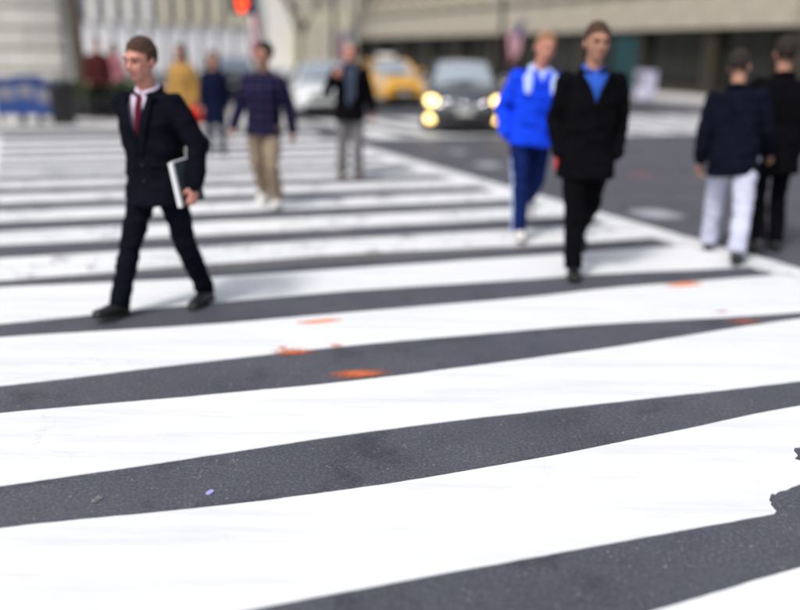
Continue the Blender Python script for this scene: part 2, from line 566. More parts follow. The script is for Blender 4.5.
def hit_border(n, side, inset):
    """s coordinate where the row at n meets a border line"""
    lo, hi = -40.0, 40.0
    for _ in range(50):
        m = (lo + hi) / 2
        p = sn(m, n)
        if p.x > border_x(side, p.y) - side * inset:
            hi = m
        else:
            lo = m
    return (lo + hi) / 2

def slab(pts_lo, pts_hi, z0, z1):
    """thin strip between two edge polylines"""
    m = MB()
    n = len(pts_lo)
    vs = [Vector((p.x, p.y, z1)) for p in pts_lo] + [Vector((p.x, p.y, z1)) for p in pts_hi]
    vs += [Vector((p.x, p.y, z0)) for p in pts_lo] + [Vector((p.x, p.y, z0)) for p in pts_hi]
    fs = []
    for i in range(n - 1):
        fs += [(i, i + 1, n + i + 1, n + i), (2 * n + i, 2 * n + i + 1, i + 1, i), (n + i, n + i + 1, 3 * n + i + 1, 3 * n + i)]
    fs += [(0, n, 3 * n, 2 * n), (n - 1, 3 * n - 1 - n + 0, 4 * n - 1, 2 * n - 1)] if False else [(0, n, 3 * n, 2 * n), (2 * n - 1, n - 1, 3 * n - 1, 4 * n - 1)]
    return m.add(vs, fs)

def wob(t, seed, amp):
    return amp * (noise.noise(Vector((t * 2.3, seed, 0))) + 0.6 * noise.noise(Vector((t * 11, seed, 4))) + 0.4 * noise.noise(Vector((t * 37, seed, 9))))

def stripe(name, n0, n1, s0, s1, z, mat, seed, amp=0.004, steps=None):
    st = steps or max(8, int((s1 - s0) / 0.05))
    lo = [sn(s0 + (s1 - s0) * i / st, n0 + wob(s0 + (s1 - s0) * i / st, seed, amp)) for i in range(st + 1)]
    hi = [sn(s0 + (s1 - s0) * i / st, n1 + wob(s0 + (s1 - s0) * i / st, seed + 50, amp)) for i in range(st + 1)]
    return obj(name, slab(lo, hi, -0.002, z), mat, road)

P0, PER, WH = 3.05 - 0.555, 1.112, 0.60
# far and near edge of the dark gaps, the white's overexposure bloom put into their shape: (photo x, far y, near y)
GAPS = {
    1: [(350, 434, 491), (0, 487, 527.7), (200, 457.8, 509.6), (550, 409.7, 457.7), (800, 382, 405.6)],
    2: [(0, 387, 413.5), (200, 362.5, 396.5), (350, 345.5, 382.5), (600, 324, 350), (700, 319, 334), (800, 313, 318.5)],
    3: [(0, 324.5, 337.5), (200, 304, 326), (350, 290.75, 313), (550, 278, 296), (600, 273.75, 289), (720, 269, 280)],
    4: [(0, 281, 287.5), (200, 265, 279), (350, 253.75, 268.75), (550, 244.5, 255)],
    0: [(350, 591, 655), (550, 555, 640), (665, 534, 610), (800, 510, 566.6)],
}
def gap_edges(k):
    """(s, n) lists of the far and near edge of gap k, which lies just beyond stripe k - 1"""
    nm = P0 + PER * k - PER / 2
    if k not in GAPS:
        return [(-9, nm + .256), (9, nm + .256)], [(-9, nm - .256), (9, nm - .256)]
    far_, near_ = [], []
    for x, yf, yn in sorted(GAPS[k]):
        for y, lst in ((yf, far_), (yn, near_)):
            p = gnd(x, y)
            lst.append((p.dot(S), p.dot(N)))
    for lst, d in ((far_, .25), (near_, -.25)):
        lst.sort()
        lst.insert(0, (lst[0][0] - 1.5, lst[0][1]))
        lst.append((lst[-1][0] + 1.5, lst[-1][1]))
    return far_, near_
def edge_at(lst, s):
    xs, ys = [q[0] for q in lst], [q[1] for q in lst]
    v = np.mean([np.interp(s + d, xs, ys) for d in (-.3, -.2, -.1, 0, .1, .2, .3)])   # rounded corners
    return float(v)
for k in range(-2, 14):
    nc = P0 + PER * k
    a, b = hit_border(nc, -1, 0.2), hit_border(nc, 1, 0.2)
    e_near, e_far = gap_edges(k)[0], gap_edges(k + 1)[1]   # near edge of the stripe, far edge of the stripe
    amp = .004 if k < 3 else .006
    lim = 3.3 if k == 0 else b
    st = max(20, int((lim - a) / 0.03))
    ss = [a + (lim - a) * i / st for i in range(st + 1)]
    hi = [sn(q, edge_at(e_far, q) + wob(q, 60 + k, amp)) for q in ss]
    if k == 0:                                # the chipped stripe at the lower right
        n0 = edge_at(e_near, 2.25)
        pts = [sn(q, edge_at(e_near, q) + wob(q, 10 + k, amp)) for q in ss if q < 2.25]
        out = [(2.27, n0 + .01), (2.275, n0 + 0.05), (2.30, n0 + 0.09), (2.345, n0 + 0.125), (2.42, n0 + 0.13), (2.50, n0 + 0.15), (2.60, n0 + 0.155), (2.70, n0 + .185), (2.68, n0 + 0.22), (2.72, n0 + 0.25), (2.67, n0 + 0.28), (2.655, n0 + 0.33), (2.69, n0 + .36), (2.72, n0 + 0.41), (2.80, n0 + 0.43), (2.92, n0 + .47), (3.3, n0 + 0.47)]
        fine_ = []
        for (p, q) in zip(out, out[1:]):
            for i in range(4):
                u = i / 4
                x_, y_ = p[0] * (1 - u) + q[0] * u, p[1] * (1 - u) + q[1] * u
                fine_.append((x_ + .012 * noise.noise(Vector((x_ * 40, y_ * 40, 1))), y_ + .012 * noise.noise(Vector((x_ * 40, y_ * 40, 7)))))
        pts += [sn(*q) for q in fine_] + list(reversed(hi))
        obj('crosswalk_stripe', MB().prism(pts, -0.002, 0.0045), 'paint', road)
        continue
    lo = [sn(q, edge_at(e_near, q) + wob(q, 10 + k, amp)) for q in ss]
    obj('crosswalk_stripe', slab(lo, hi, -0.002, 0.0045), 'paint_worn' if k in (4, 5, 6, 7, 8, 9, 11, 12) else 'paint', road)
for side in (-1, 1):
    st = 240
    e0, e1 = [], []
    for i in range(st + 1):
        y = 0.5 + (16.9 - 0.5) * i / st
        if side > 0:
            y = 4.2 + (16.6 - 4.2) * i / st
        x = border_x(side, y)
        e0.append(Vector((x + wob(y, 70 + side, 0.008), y, 0)))
        e1.append(Vector((x - side * 0.37 + wob(y, 80 + side, 0.008), y, 0)))
    if side > 0:
        e0, e1 = e1, e0
    obj('crosswalk_border', slab(e1, e0, -0.002, 0.0085), 'paint_worn' if side > 0 else 'paint', road)
# old grey paint left in one gap
stripe('worn_paint_patch', 6.43, 6.69, -2.4, 3.6, 0.002, 'scuff', 33, 0.02)
stripe('worn_paint_patch', 7.62, 7.74, 0.2, 2.2, 0.002, 'scuff', 34, 0.02)
# the crossing over the side street, its bars running away from the camera
for k in range(15):
    s0 = 5.4 + k * 1.12
    o0, o1 = sn(s0, 16.6), sn(s0 + 0.6, 16.6)
    L_ = 4.8
    obj('crosswalk_stripe', MB().prism([o0, o1, o1 + B * L_, o0 + B * L_], -0.002, 0.0045), 'paint_worn' if k % 3 == 1 else 'paint', road)
for n0 in (16.35, 21.1):
    a = sn(5.0 - (n0 - 16.35) * 0.075, n0)
    b = sn(22.2 - (n0 - 16.35) * 0.075, n0)
    obj('crosswalk_border', MB().prism([a, b, b + N * 0.3, a + N * 0.3], -0.002, 0.0085), 'paint', road)
# utility marks sprayed on the road and small scuffs
def mark(px, length, width, mat, ang=AS, z=0.0055, name='orange_paint_mark', seed=0):
    c = gnd(*px)
    u = Vector((math.cos(ang), math.sin(ang), 0))
    v = Vector((-u.y, u.x, 0))
    pts = []
    for i in range(28):
        t = 2 * math.pi * i / 28
        q = 1 + 0.22 * noise.noise(Vector((math.cos(t) * 2, math.sin(t) * 2, seed)))
        ex = abs(math.cos(t)) ** 0.55 * (1 if math.cos(t) > 0 else -1)
        ey = abs(math.sin(t)) ** 0.8 * (1 if math.sin(t) > 0 else -1)
        pts.append(c + u * (length / 2 * ex * q) + v * (width / 2 * ey * q))
    return obj(name, MB().prism(pts, 0.001, z), mat, road)
mark((320, 322), 0.32, 0.060, 'orange_solid', seed=1)
mark((336, 346), 0.10, 0.08, 'orange', seed=2)
mark((292, 352), 0.34, 0.11, 'orange', seed=3)
mark((282, 348), 0.10, 0.05, 'orange', seed=4)
mark((360, 374), 0.46, 0.11, 'orange', seed=5)
mark((684, 285), 0.34, 0.09, 'orange_solid', seed=6)
mark((722, 312), 0.20, 0.07, 'red_spray', seed=7)
mark((745, 322), 0.42, 0.12, 'red_spray', seed=8)
mark((640, 175), 1.25, 0.16, 'red_spray', name='red_paint_mark', seed=9)
mark((488, 165), 0.60, 0.40, 'faded', ang=R(110), name='faded_paint_patch', seed=10)
mark((655, 214), 0.62, 0.50, 'faded', ang=R(110), name='faded_paint_patch', seed=11)
mark((458, 152), 0.40, 0.30, 'faded', ang=R(100), name='faded_paint_patch', seed=12)
mark((330, 232), 0.10, 0.42, 'scuff', ang=R(60), name='faded_paint_patch', seed=13)
mark((210, 493), 0.022, 0.036, 'violet_spot', ang=R(-20), name='pale_road_spot', seed=14)  # small pale oval spot on the asphalt
mark((97, 500), 0.03, 0.05, 'scuff', ang=R(-20), name='pale_road_spot', seed=15)

def pavement(name, pts, label):
    root = obj(name, MB().prism(pts, -0.05, 0.14), 'concrete')
    tag(root, label, 'pavement', kind='structure')
    return root

KL = border_x(1, 17.9)                        # left kerb of the side street starts here
c0 = sn(hit_border(17.9, 1, 0.0) + 0.1, 17.9)
far_l = c0 + B * 160
pl = pavement('pavement', [c0 - S * 70, c0 - S * 0.0, far_l, far_l - S * 70], 'pale concrete pavement at the far left corner')
FA = Vector((15.0, 32.0, 0))                  # a point on the right-hand facade, which runs along B
fstart = FA - B * 3.0
k0 = FA - S * 4.0
k0 = k0 - B * ((k0.dot(N) - 17.9) / B.dot(N))
pr = pavement('pavement', [k0, k0 + S * 80, k0 + S * 80 + B * 160, k0 + B * 160], 'pale concrete pavement in front of the dark shopfronts')
for (p, q, own) in ((c0 - S * 70, c0, pl), (c0, far_l, pl), (k0, k0 + S * 80, pr), (k0 + B * 160, k0, pr)):
    d = (q - p).normalized()
    out = Vector((d.y, -d.x, 0))
    for i in range(34):
        a, b = p + d * ((p - q).length * i / 34 + 0.008), p + d * ((p - q).length * (i + 1) / 34 - 0.008)
        a, b = a + out * 0.003, b + out * 0.003
        obj('kerb_stone', MB().prism([a, b, b + out * 0.16, a + out * 0.16], -0.03, 0.135), 'kerb', own)

# ------------------------------------------------------------------ buildings
def frame(name, label, origin, xdir, cat='building'):
    t = thing(name, label, cat, origin, math.atan2(xdir.y, xdir.x))
    return t

def shared(name, cache, key, mk, mats, parent, loc, sm=False):
    if key not in cache:
        cache[key] = mk().mesh(name)
    me = cache[key]
    o = obj(name, me, mats, parent, sm)
    o.location = loc
    return o

# right: long stone block with dark shopfronts, local x along the street, local -y inside
cache = {}
# local x runs back along -B (so that local -y ... +y faces the street)
g_len, BAY = 50.0, 4.6
rb = frame('stone_building', 'long beige stone building with a broad band over dark shopfronts on the right', FA + B * 47.0, -B)
# local +x goes towards the camera, local -y is towards the street (left)
obj('back_wall', MB().box((0.0, 0.9, 0.0), (g_len, 16, 26)), 'tan', rb)
nb = int(g_len / BAY)
for i in range(nb + 1):
    x = i * BAY
    shared('pier', cache, 'pier', lambda: MB().box((-0.3, 0.0, 0.0), (0.3, 0.88, 2.72)), 'bronze', rb, (x, 0, 0.14))
for i in range(nb):
    x = i * BAY + 0.32
    w = (BAY - 0.64) / 3
    for j in range(3):
        shared('shop_pane', cache, 'pane', lambda: MB().box((0.04, 0.40, 0.35), (w - 0.04, 0.43, 2.70)), 'dark_glass', rb, (x + j * w, 0, 0.14))
        shared('mullion', cache, 'mull', lambda: MB().box((-0.035, 0.34, 0.0), (0.035, 0.50, 2.70)), 'bronze', rb, (x + j * w, 0, 0.14))
    shared('stall_riser', cache, 'riser', lambda: MB().box((0.02, 0.36, 0.0), (BAY - 0.66, 0.48, 0.34)), 'bronze', rb, (x, 0, 0.14))
    for j in range(2):
        shared('band_panel', cache, 'band', lambda: MB().box((0.012, -0.35, 2.74), (BAY / 2 - 0.012, 0.86, 4.35)), 'band', rb, (i * BAY + j * BAY / 2, 0, 0.14))
        shared('cornice_block', cache, 'corn', lambda: MB().box((0.01, -0.55, 4.37), (BAY / 2 - 0.01, 0.86, 4.62)), 'band', rb, (i * BAY + j * BAY / 2, 0, 0.14))
    for fl in range(3):
        for j in range(2):
            shared('upper_pier', cache, 'up', lambda: MB().box((-0.38, 0.1, 0), (0.38, 0.88, 5.0)), 'tan', rb, (i * BAY + j * BAY / 2, 0, 4.78 + fl * 5.6))
            shared('upper_window', cache, 'uw', lambda: MB().box((0.40, 0.62, 0.5), (BAY / 2 - 0.40, 0.70, 4.6)), 'grey_glass', rb, (i * BAY + j * BAY / 2, 0, 4.78 + fl * 5.6))
            shared('window_sill', cache, 'ws', lambda: MB().box((0.39, 0.45, 0.22), (BAY / 2 - 0.39, 0.88, 0.48)), 'beige2', rb, (i * BAY + j * BAY / 2, 0, 4.78 + fl * 5.6))
        shared('floor_band', cache, 'fb', lambda: MB().box((0.01, 0.02, 5.02), (BAY - 0.01, 0.88, 5.58)), 'band', rb, (i * BAY, 0, 4.78 + fl * 5.6))

# left: rusticated limestone corner
cl = {}
lc = on_n(62, 23.5)
lb = frame('limestone_building', 'pale limestone building with deep horizontal courses at the left edge', lc - S * 26, S)
obj('back_wall', MB().box((0.05, 0.10, 0.0), (25.95, 14, 16)), 'joint', lb)
CH = 0.49
for r in range(14):
    off = 0.0 if r % 2 == 0 else -0.8
    x = 26.0
    first = True
    while x > 6:
        w = 1.6 if not (first and r % 2) else 0.8
        first = False
        key = ('b', w)
        shared('stone_block', cl, key, lambda: MB().box((-w + 0.012, 0.0, 0.03), (-0.012, 0.12, CH - 0.035)), 'beige2' if (r + int(x)) % 3 else 'beige', lb, (x, 0, 0.14 + r * CH))
        x -= w
for r in range(14):
    for j in range(4):
        shared('stone_block', cl, 'side', lambda: MB().box((-0.12, 0.02, 0.03), (0.0, 1.58, CH - 0.035)), 'beige2', lb, (26.07, 0.12 + j * 1.6, 0.14 + r * CH))
obj('cornice', MB().box((5, -0.3, 7.02), (26.3, 0.2, 7.5)), 'beige2', lb)

# middle: white piers over a bright lobby
cm = {}
w0, w1 = on_n(58, 62), on_n(251, 62)
wl = (w1 - w0).length
mbld = frame('pier_building', 'tall building of slim white piers above a bright glazed lobby', w0, S)
obj('back_wall', MB().box((0, 0.7, 0), (wl, 3.5, 30)), 'white_panel', mbld)
npier = 11
sp = wl / npier
for i in range(npier + 1):
    shared('pier', cm, 'cream' if i > 5 else 'white', lambda: MB().box((-0.27, 0, 3.3), (0.27, 0.69, 30)), 'pier_cream' if i > 5 else 'pier_white', mbld, (min(max(i * sp, 0.28), wl - 0.28), 0, 0))
for i in range(npier):
    for fl in range(5):
        shared('window_pane', cm, 'wp', lambda: MB().box((0.29, 0.48, 0.0), (sp - 0.29, 0.55, 4.3)), 'grey_glass', mbld, (i * sp, 0, 3.5 + fl * 5))
        shared('spandrel', cm, 'sp', lambda: MB().box((0.28, 0.30, 4.32), (sp - 0.28, 0.68, 4.98)), 'pier_white', mbld, (i * sp, 0, 3.5 + fl * 5))
    shared('lobby_panel', cm, 'lp', lambda: MB().box((0.03, 0.3, 0.15), (sp - 0.03, 0.4, 3.2)), 'white_panel', mbld, (i * sp, 0, 0.05))
    shared('lobby_mullion', cm, 'lm', lambda: MB().box((-0.05, 0.22, 0.15), (0.05, 0.42, 3.28)), 'steel', mbld, (i * sp + 0.05, 0, 0))

# far: tan building closing the street
cf = {}
f0, f1 = on_n(291, 95), on_n(372, 95)
fl_ = (f1 - f0).length
fb = frame('tan_building', 'distant tan stone building closing the street behind the man in the dark jacket', f0, S)
obj('back_wall', MB().box((0, 0.6, 0), (fl_, 14, 24)), 'beige2', fb)
for i in range(7):
    shared('pier', cf, 'p', lambda: MB().box((-0.32, 0, 0.1), (0.32, 0.59, 24)), 'pier_cream', fb, (0.34 + i * (fl_ - 0.68) / 6, 0, 0))
for i in range(6):
    for fl in range(4):
        ww = (fl_ - 0.68) / 6
        shared('window_pane', cf, 'w', lambda: MB().box((0.34, 0.35, 0.6), (ww - 0.34, 0.45, 3.9)), 'grey_glass', fb, (0.34 + i * ww, 0, 0.6 + fl * 5))

# ------------------------------------------------------------------ trees and shrubs
def tree(loc, h, label, seed, leaves, leafmat, trunk_r=0.13):
    rnd = random.Random(seed)
    t = thing('street_tree', label, 'tree', loc, 0, 'street trees on the far pavement')
    tr = MB()
    tips = []
    def grow(p, d, ln, r, lev):
        n = 4
        pts, rad = [p], [r]
        for i in range(n):
            d = (d + Vector((rnd.uniform(-1, 1), rnd.uniform(-1, 1), rnd.uniform(-0.3, 0.5))) * 0.16).normalized()
            p = p + d * (ln / n)
            pts.append(p)
            rad.append(r * (1 - 0.4 * (i + 1) / n))
            if lev >= 2:
                tips.append(p)
        tr.tube(pts, rad, 7 if lev < 2 else 4, rounded=False)
        if lev < 4:
            for _ in range(3 if lev else 5):
                a = rnd.uniform(0, 6.28)
                nd = (d * 0.9 + Vector((math.cos(a), math.sin(a), 0.25)) * 0.75).normalized()
                grow(pts[-1] if rnd.random() < 0.6 else pts[-2], nd, ln * 0.66, r * 0.55, lev + 1)
    grow(Vector((0, 0, -0.05)), Vector((0, 0, 1)), h * 0.42, trunk_r, 0)
    obj('trunk', tr, 'bark', t, True)
    cr = MB()
    for k in range(leaves):
        p = rnd.choice(tips) + Vector((rnd.gauss(0, .16), rnd.gauss(0, .16), rnd.gauss(0, .14)))
        u = Vector((rnd.uniform(-1, 1), rnd.uniform(-1, 1), rnd.uniform(-1, 1))).normalized()
        v = u.orthogonal().normalized()
        s = rnd.uniform(0.03, 0.07)
        cr.add([p - u * s, p + v * s * .5, p + u * s, p - v * s * .5], [(0, 1, 2, 3)])
    obj('crown', cr, leafmat, t)
    return t

tree(on_n(83, 21.0, 0.14), 10.5, 'slim street tree with dark trunk beside the limestone building corner', 3, 9000, 'leaf', 0.17)
tree(on_n(297, 40.0, 0.14), 7.0, 'bare street tree standing behind the white car', 5, 2500, 'leaf', 0.16)

def shrub(loc, r, label, seed):
    rnd = random.Random(seed)
    t = thing('planter', label, 'planter', loc)
    bx = bevel(MB().box((-r, -0.28, 0), (r, 0.28, 0.42)), 0.03)
    obj('box', bx, 'black_metal', t)
    m = MB()
    for k in range(2600):
        p = Vector((rnd.uniform(-r, r), rnd.uniform(-.3, .3), 0.42 + abs(rnd.gauss(0, .28))))
        if p.z > 0.42 + 0.65 * (0.6 + 0.4 * noise.noise(p * 2)):
            continue
        u = Vector((rnd.uniform(-1, 1), rnd.uniform(-1, 1), rnd.uniform(-.3, 1))).normalized()
        v = u.orthogonal().normalized()
        s = rnd.uniform(.025, .055)
        m.add([p - u * s, p + v * s * .5, p + u * s, p - v * s * .5], [(0, 1, 2, 3)])
    tag(obj('foliage', m, 'leaf_dark', t))
    return t
shrub(on_n(62, 21.3, 0.14), 0.6, 'low black planter with dark green shrub by the limestone wall', 1)
shrub(on_n(104, 20.6, 0.14), 0.7, 'low black planter with green shrub behind the suited man', 2)

# ------------------------------------------------------------------ street furniture
def news_box(loc, rz, label, mat, w=0.5, h=1.15):
    t = thing('newspaper_box', label, 'newspaper box', loc, rz, 'newspaper boxes on the pavements')
    obj('cabinet', bevel(MB().box((-w / 2, -0.2, 0.20), (w / 2, 0.22, h)), 0.03), mat, t)
    obj('window', MB().box((-w / 2 + .06, -0.215, h - 0.36), (w / 2 - .06, -0.203, h - 0.10)), 'grey_glass', t)
    hd = obj('handle', MB().tube([(-.09, -.225, h - .43), (-.09, -.25, h - .43), (.09, -.25, h - .43), (.09, -.225, h - .43)], .012, 8), 'steel', t)
    for sx in (-1, 1):
        for sy in (-1, 1):
            obj('leg', MB().box((sx * (w / 2 - .06) - .02, sy * .15 - .02, 0), (sx * (w / 2 - .06) + .02, sy * .15 + .02, .21)), 'black_metal', t)
    obj('hood', bevel(MB().box((-w / 2 - .015, -.24, h + .002), (w / 2 + .015, .235, h + .05)), .015), mat, t)
    return t
news_box(on_n(6, 18.9, 0.14), AS, 'blue newspaper box furthest left at the photo edge', 'blue_box', 0.55, 0.86)
news_box(on_n(25, 18.85, 0.14), AS, 'blue newspaper box in the middle of the left row', 'blue_box', 0.5, 0.9)
news_box(on_n(42, 18.8, 0.14), AS, 'blue newspaper box nearest the dark bin on the left', 'blue_box', 0.45, 0.82)
bn = thing('litter_bin', 'round black litter bin beside the blue newspaper boxes', 'bin', on_n(58, 18.7, 0.14))
rg = []
for z, r in ((0.03, .2), (.05, .22), (.75, .27), (.8, .29), (.84, .28), (.84, .2), (.6, .19)):
    rg.append([(r * math.cos(2 * math.pi * k / 20), r * math.sin(2 * math.pi * k / 20), z) for k in range(20)])
obj('drum', MB().rings(rg), 'black_metal', bn, True)
obj('base', MB().rings([[(r * math.cos(2 * math.pi * k / 20), r * math.sin(2 * math.pi * k / 20), z) for k in range(20)] for z, r in ((0, .23), (.03, .23))]), 'steel', bn)
news_box(on_n(648, 24.0, 0.0) + Vector((0, 0, 0.14)), math.atan2(-B.y, -B.x), 'pale lilac newspaper box standing before the dark shopfronts', 'lilac_box', 0.55, 1.05)

kio = thing('poster_panel', 'freestanding panel with a teal poster before the shopfronts', 'poster panel', on_n(624, 27.0, 0.14), AS)
obj('casing', bevel(MB().box((-.6, -.09, .25), (.6, .09, 2.3)), .03), 'black_metal', kio)
obj('poster', MB().box((-.52, -.10, .40), (.52, -.093, 2.18)), 'teal', kio)
for sx in (-1, 1):
    obj('leg', MB().box((sx * .45 - .05, -.05, 0), (sx * .45 + .05, .05, .25)), 'black_metal', kio)

# pedestrian signal
sgp = on_n(257, 18.4, 0.14)
sg = thing('pedestrian_signal', 'pedestrian signal on a dark pole showing a glowing red hand', 'signal', sgp, math.atan2(-sgp.x, sgp.y) * 1.0)
obj('pole', MB().tube([(0, 0, 0), (0, 0, 3.6)], .06, 14, rounded=False), 'steel', sg, True)
obj('base', MB().rings([[(r * math.cos(2 * math.pi * k / 16), r * math.sin(2 * math.pi * k / 16), z) for k in range(16)] for z, r in ((0, .16), (.12, .15), (.3, .08))]), 'steel', sg, True)
hs_ = obj('housing', bevel(MB().box((-.50, -.16, 2.22), (-.06, .08, 2.68)), .025), 'black_metal', sg)
obj('visor', MB().box((-.51, -.34, 2.685), (-.05, -.05, 2.70)), 'black_metal', hs_)
hm = MB()
hx, hz = -.28, 2.29
hm.ell((hx, -.17, hz + .10), (.085, .008, .09), 18, 8)
for i, (dx, ln) in enumerate(((-.062, .09), (-.022, .115), (.02, .11), (.058, .085))):
    hm.tube([(hx + dx, -.17, hz + .14), (hx + dx * 1.25, -.17, hz + .16 + ln)], .018, 8, ratio=.4)
hm.tube([(hx + .07, -.17, hz + .08), (hx + .125, -.17, hz + .15)], .02, 8, ratio=.4)
hm.tube([(hx, -.17, hz + .0), (hx, -.17, hz + .09)], .055, 10, ratio=.15)
obj('red_hand', hm, 'hand_red', hs_, True)

def lamp_pole(loc, label, flag_side, h=6.0, seed=0, fz=2.3):
    t = thing('lamp_post', label, 'lamp post', loc, 0, 'lamp posts along the street')
    obj('pole', MB().tube([(0, 0, 0), (0, 0, 1), (0, 0, h)], [.11, .085, .06], 12, rounded=False), 'black_metal', t, True)
    obj('base', MB().rings([[(r * math.cos(2 * math.pi * k / 16), r * math.sin(2 * math.pi * k / 16), z) for k in range(16)] for z, r in ((0, .22), (.35, .2), (.5, .11))]), 'black_metal', t, True)
    arm = obj('arm', MB().tube([(0, 0, h - .1), (flag_side * .6, 0, h + .3), (flag_side * 1.4, 0, h + .35)], .035, 8), 'black_metal', t, True)
    obj('lamp_head', MB().ell((flag_side * 1.6, 0, h + .32), (.3, .12, .07)), 'steel', t, True)
    return t

def flag(loc, rz, label, side, seed, drop_h=1.15, wid=0.62):
    """striped flag hanging in folds from a short slanted staff"""
    t = thing('flag', label, 'flag', loc, rz, 'striped flags hung along the street')
    top = Vector((side * .75, 0, .62))
    obj('staff', MB().tube([(0, 0, 0), top * 1.08], .018, 8), 'steel', t, True)
    obj('finial', MB().ell(top * 1.12, (.035, .035, .045)), 'chrome', t, True)
    nst = 9
    def pt(u, v):
        # u along the staff, v down the cloth
        a = top * (0.18 + 0.80 * u)
        fold = math.sin(u * 9 + seed + v * 2) * 0.07 * (0.3 + v)
        cx = a.x * (1 - 0.42 * v) + top.x * .55 * .42 * v
        return Vector((cx + .02 * math.sin(v * 7 + seed), fold, a.z - drop_h * v))
    for i in range(nst):
        m = MB()
        u0, u1 = i / nst, (i + 1) / nst
        rows = 14
        vs = []
        v0 = 0.42 if i >= 4 else 0.0
        for r in range(rows + 1):
            v = v0 + (1 - v0) * r / rows
            for q in range(4):
                u = u0 + (u1 - u0) * q / 3
                vs.append(pt(u, v))
        fs = [(r * 4 + q, r * 4 + q + 1, (r + 1) * 4 + q + 1, (r + 1) * 4 + q) for r in range(rows) for q in range(3)]
        obj('stripe', m.add(vs, fs), 'flag_red' if i % 2 == 0 else 'flag_white', t, True)
    vs = []
    for r in range(9):
        for q in range(9):
            vs.append(pt(4 / nst + (5 / nst) * q / 8, 0.42 * r / 8))
    obj('canton', MB().add(vs, [(r * 9 + q, r * 9 + q + 1, (r + 1) * 9 + q + 1, (r + 1) * 9 + q) for r in range(8) for q in range(8)]), 'flag_blue', t, True)
    return t

pA = on_d(501, 33.0, 0.14)
lamp_pole(pA, 'black lamp post rising behind the black car', 1)
flag(pA + Vector((.09, 0, 2.2)), 0, 'striped flag on the lamp post behind the black car', 1, 2.0)
pB = on_d(334, 40.0, 0.14)
lamp_pole(pB, 'black lamp post rising behind the man in the dark jacket', 1)
flag(pB + Vector((.09, 0, 2.0)), 0, 'striped flag on the post behind the man in the dark jacket', 1, 0.5, 1.3)
flag(Vector((sgp.x + .0, sgp.y - .06, 1.95 + .14)), R(-90) + 0.0, 'striped flag on the signal pole above the man in plaid', 0.25, 3.3, 0.75)

# ------------------------------------------------------------------ cars
def wheel(parent, x, y, r=0.33, w=0.21):
    t = MB()
    prof = [(r * .62, -w / 2), (r * .93, -w / 2), (r, -w * .36), (r, w * .36), (r * .93, w / 2), (r * .62, w / 2)]
    seg = 28
    rg = [[(o, q * math.cos(2 * math.pi * k / seg), q * math.sin(2 * math.pi * k / seg)) for k in range(seg)] for q, o in prof]
    rg.append(rg[0])
    wh = obj('wheel', t.rings(rg, cap=False), 'rubber', parent, True)
    wh.location = (x, y, r)
    rim = MB()
    sd_ = 1 if x > 0 else -1
    rim.rings([[(sd_ * o, q * math.cos(2 * math.pi * k / seg), q * math.sin(2 * math.pi * k / seg)) for k in range(seg)] for q, o in ((r * .64, w * .46), (r * .60, w * .40), (r * .58, -.02))], cap=False)
    for k in range(5):
        a = 2 * math.pi * k / 5
        rim.tube([(sd_ * w * .34, 0, 0), (sd_ * w * .40, r * .6 * math.cos(a), r * .6 * math.sin(a))], [.06, .035], 6)
    obj('rim', rim, 'steel', wh, True)
    return wh

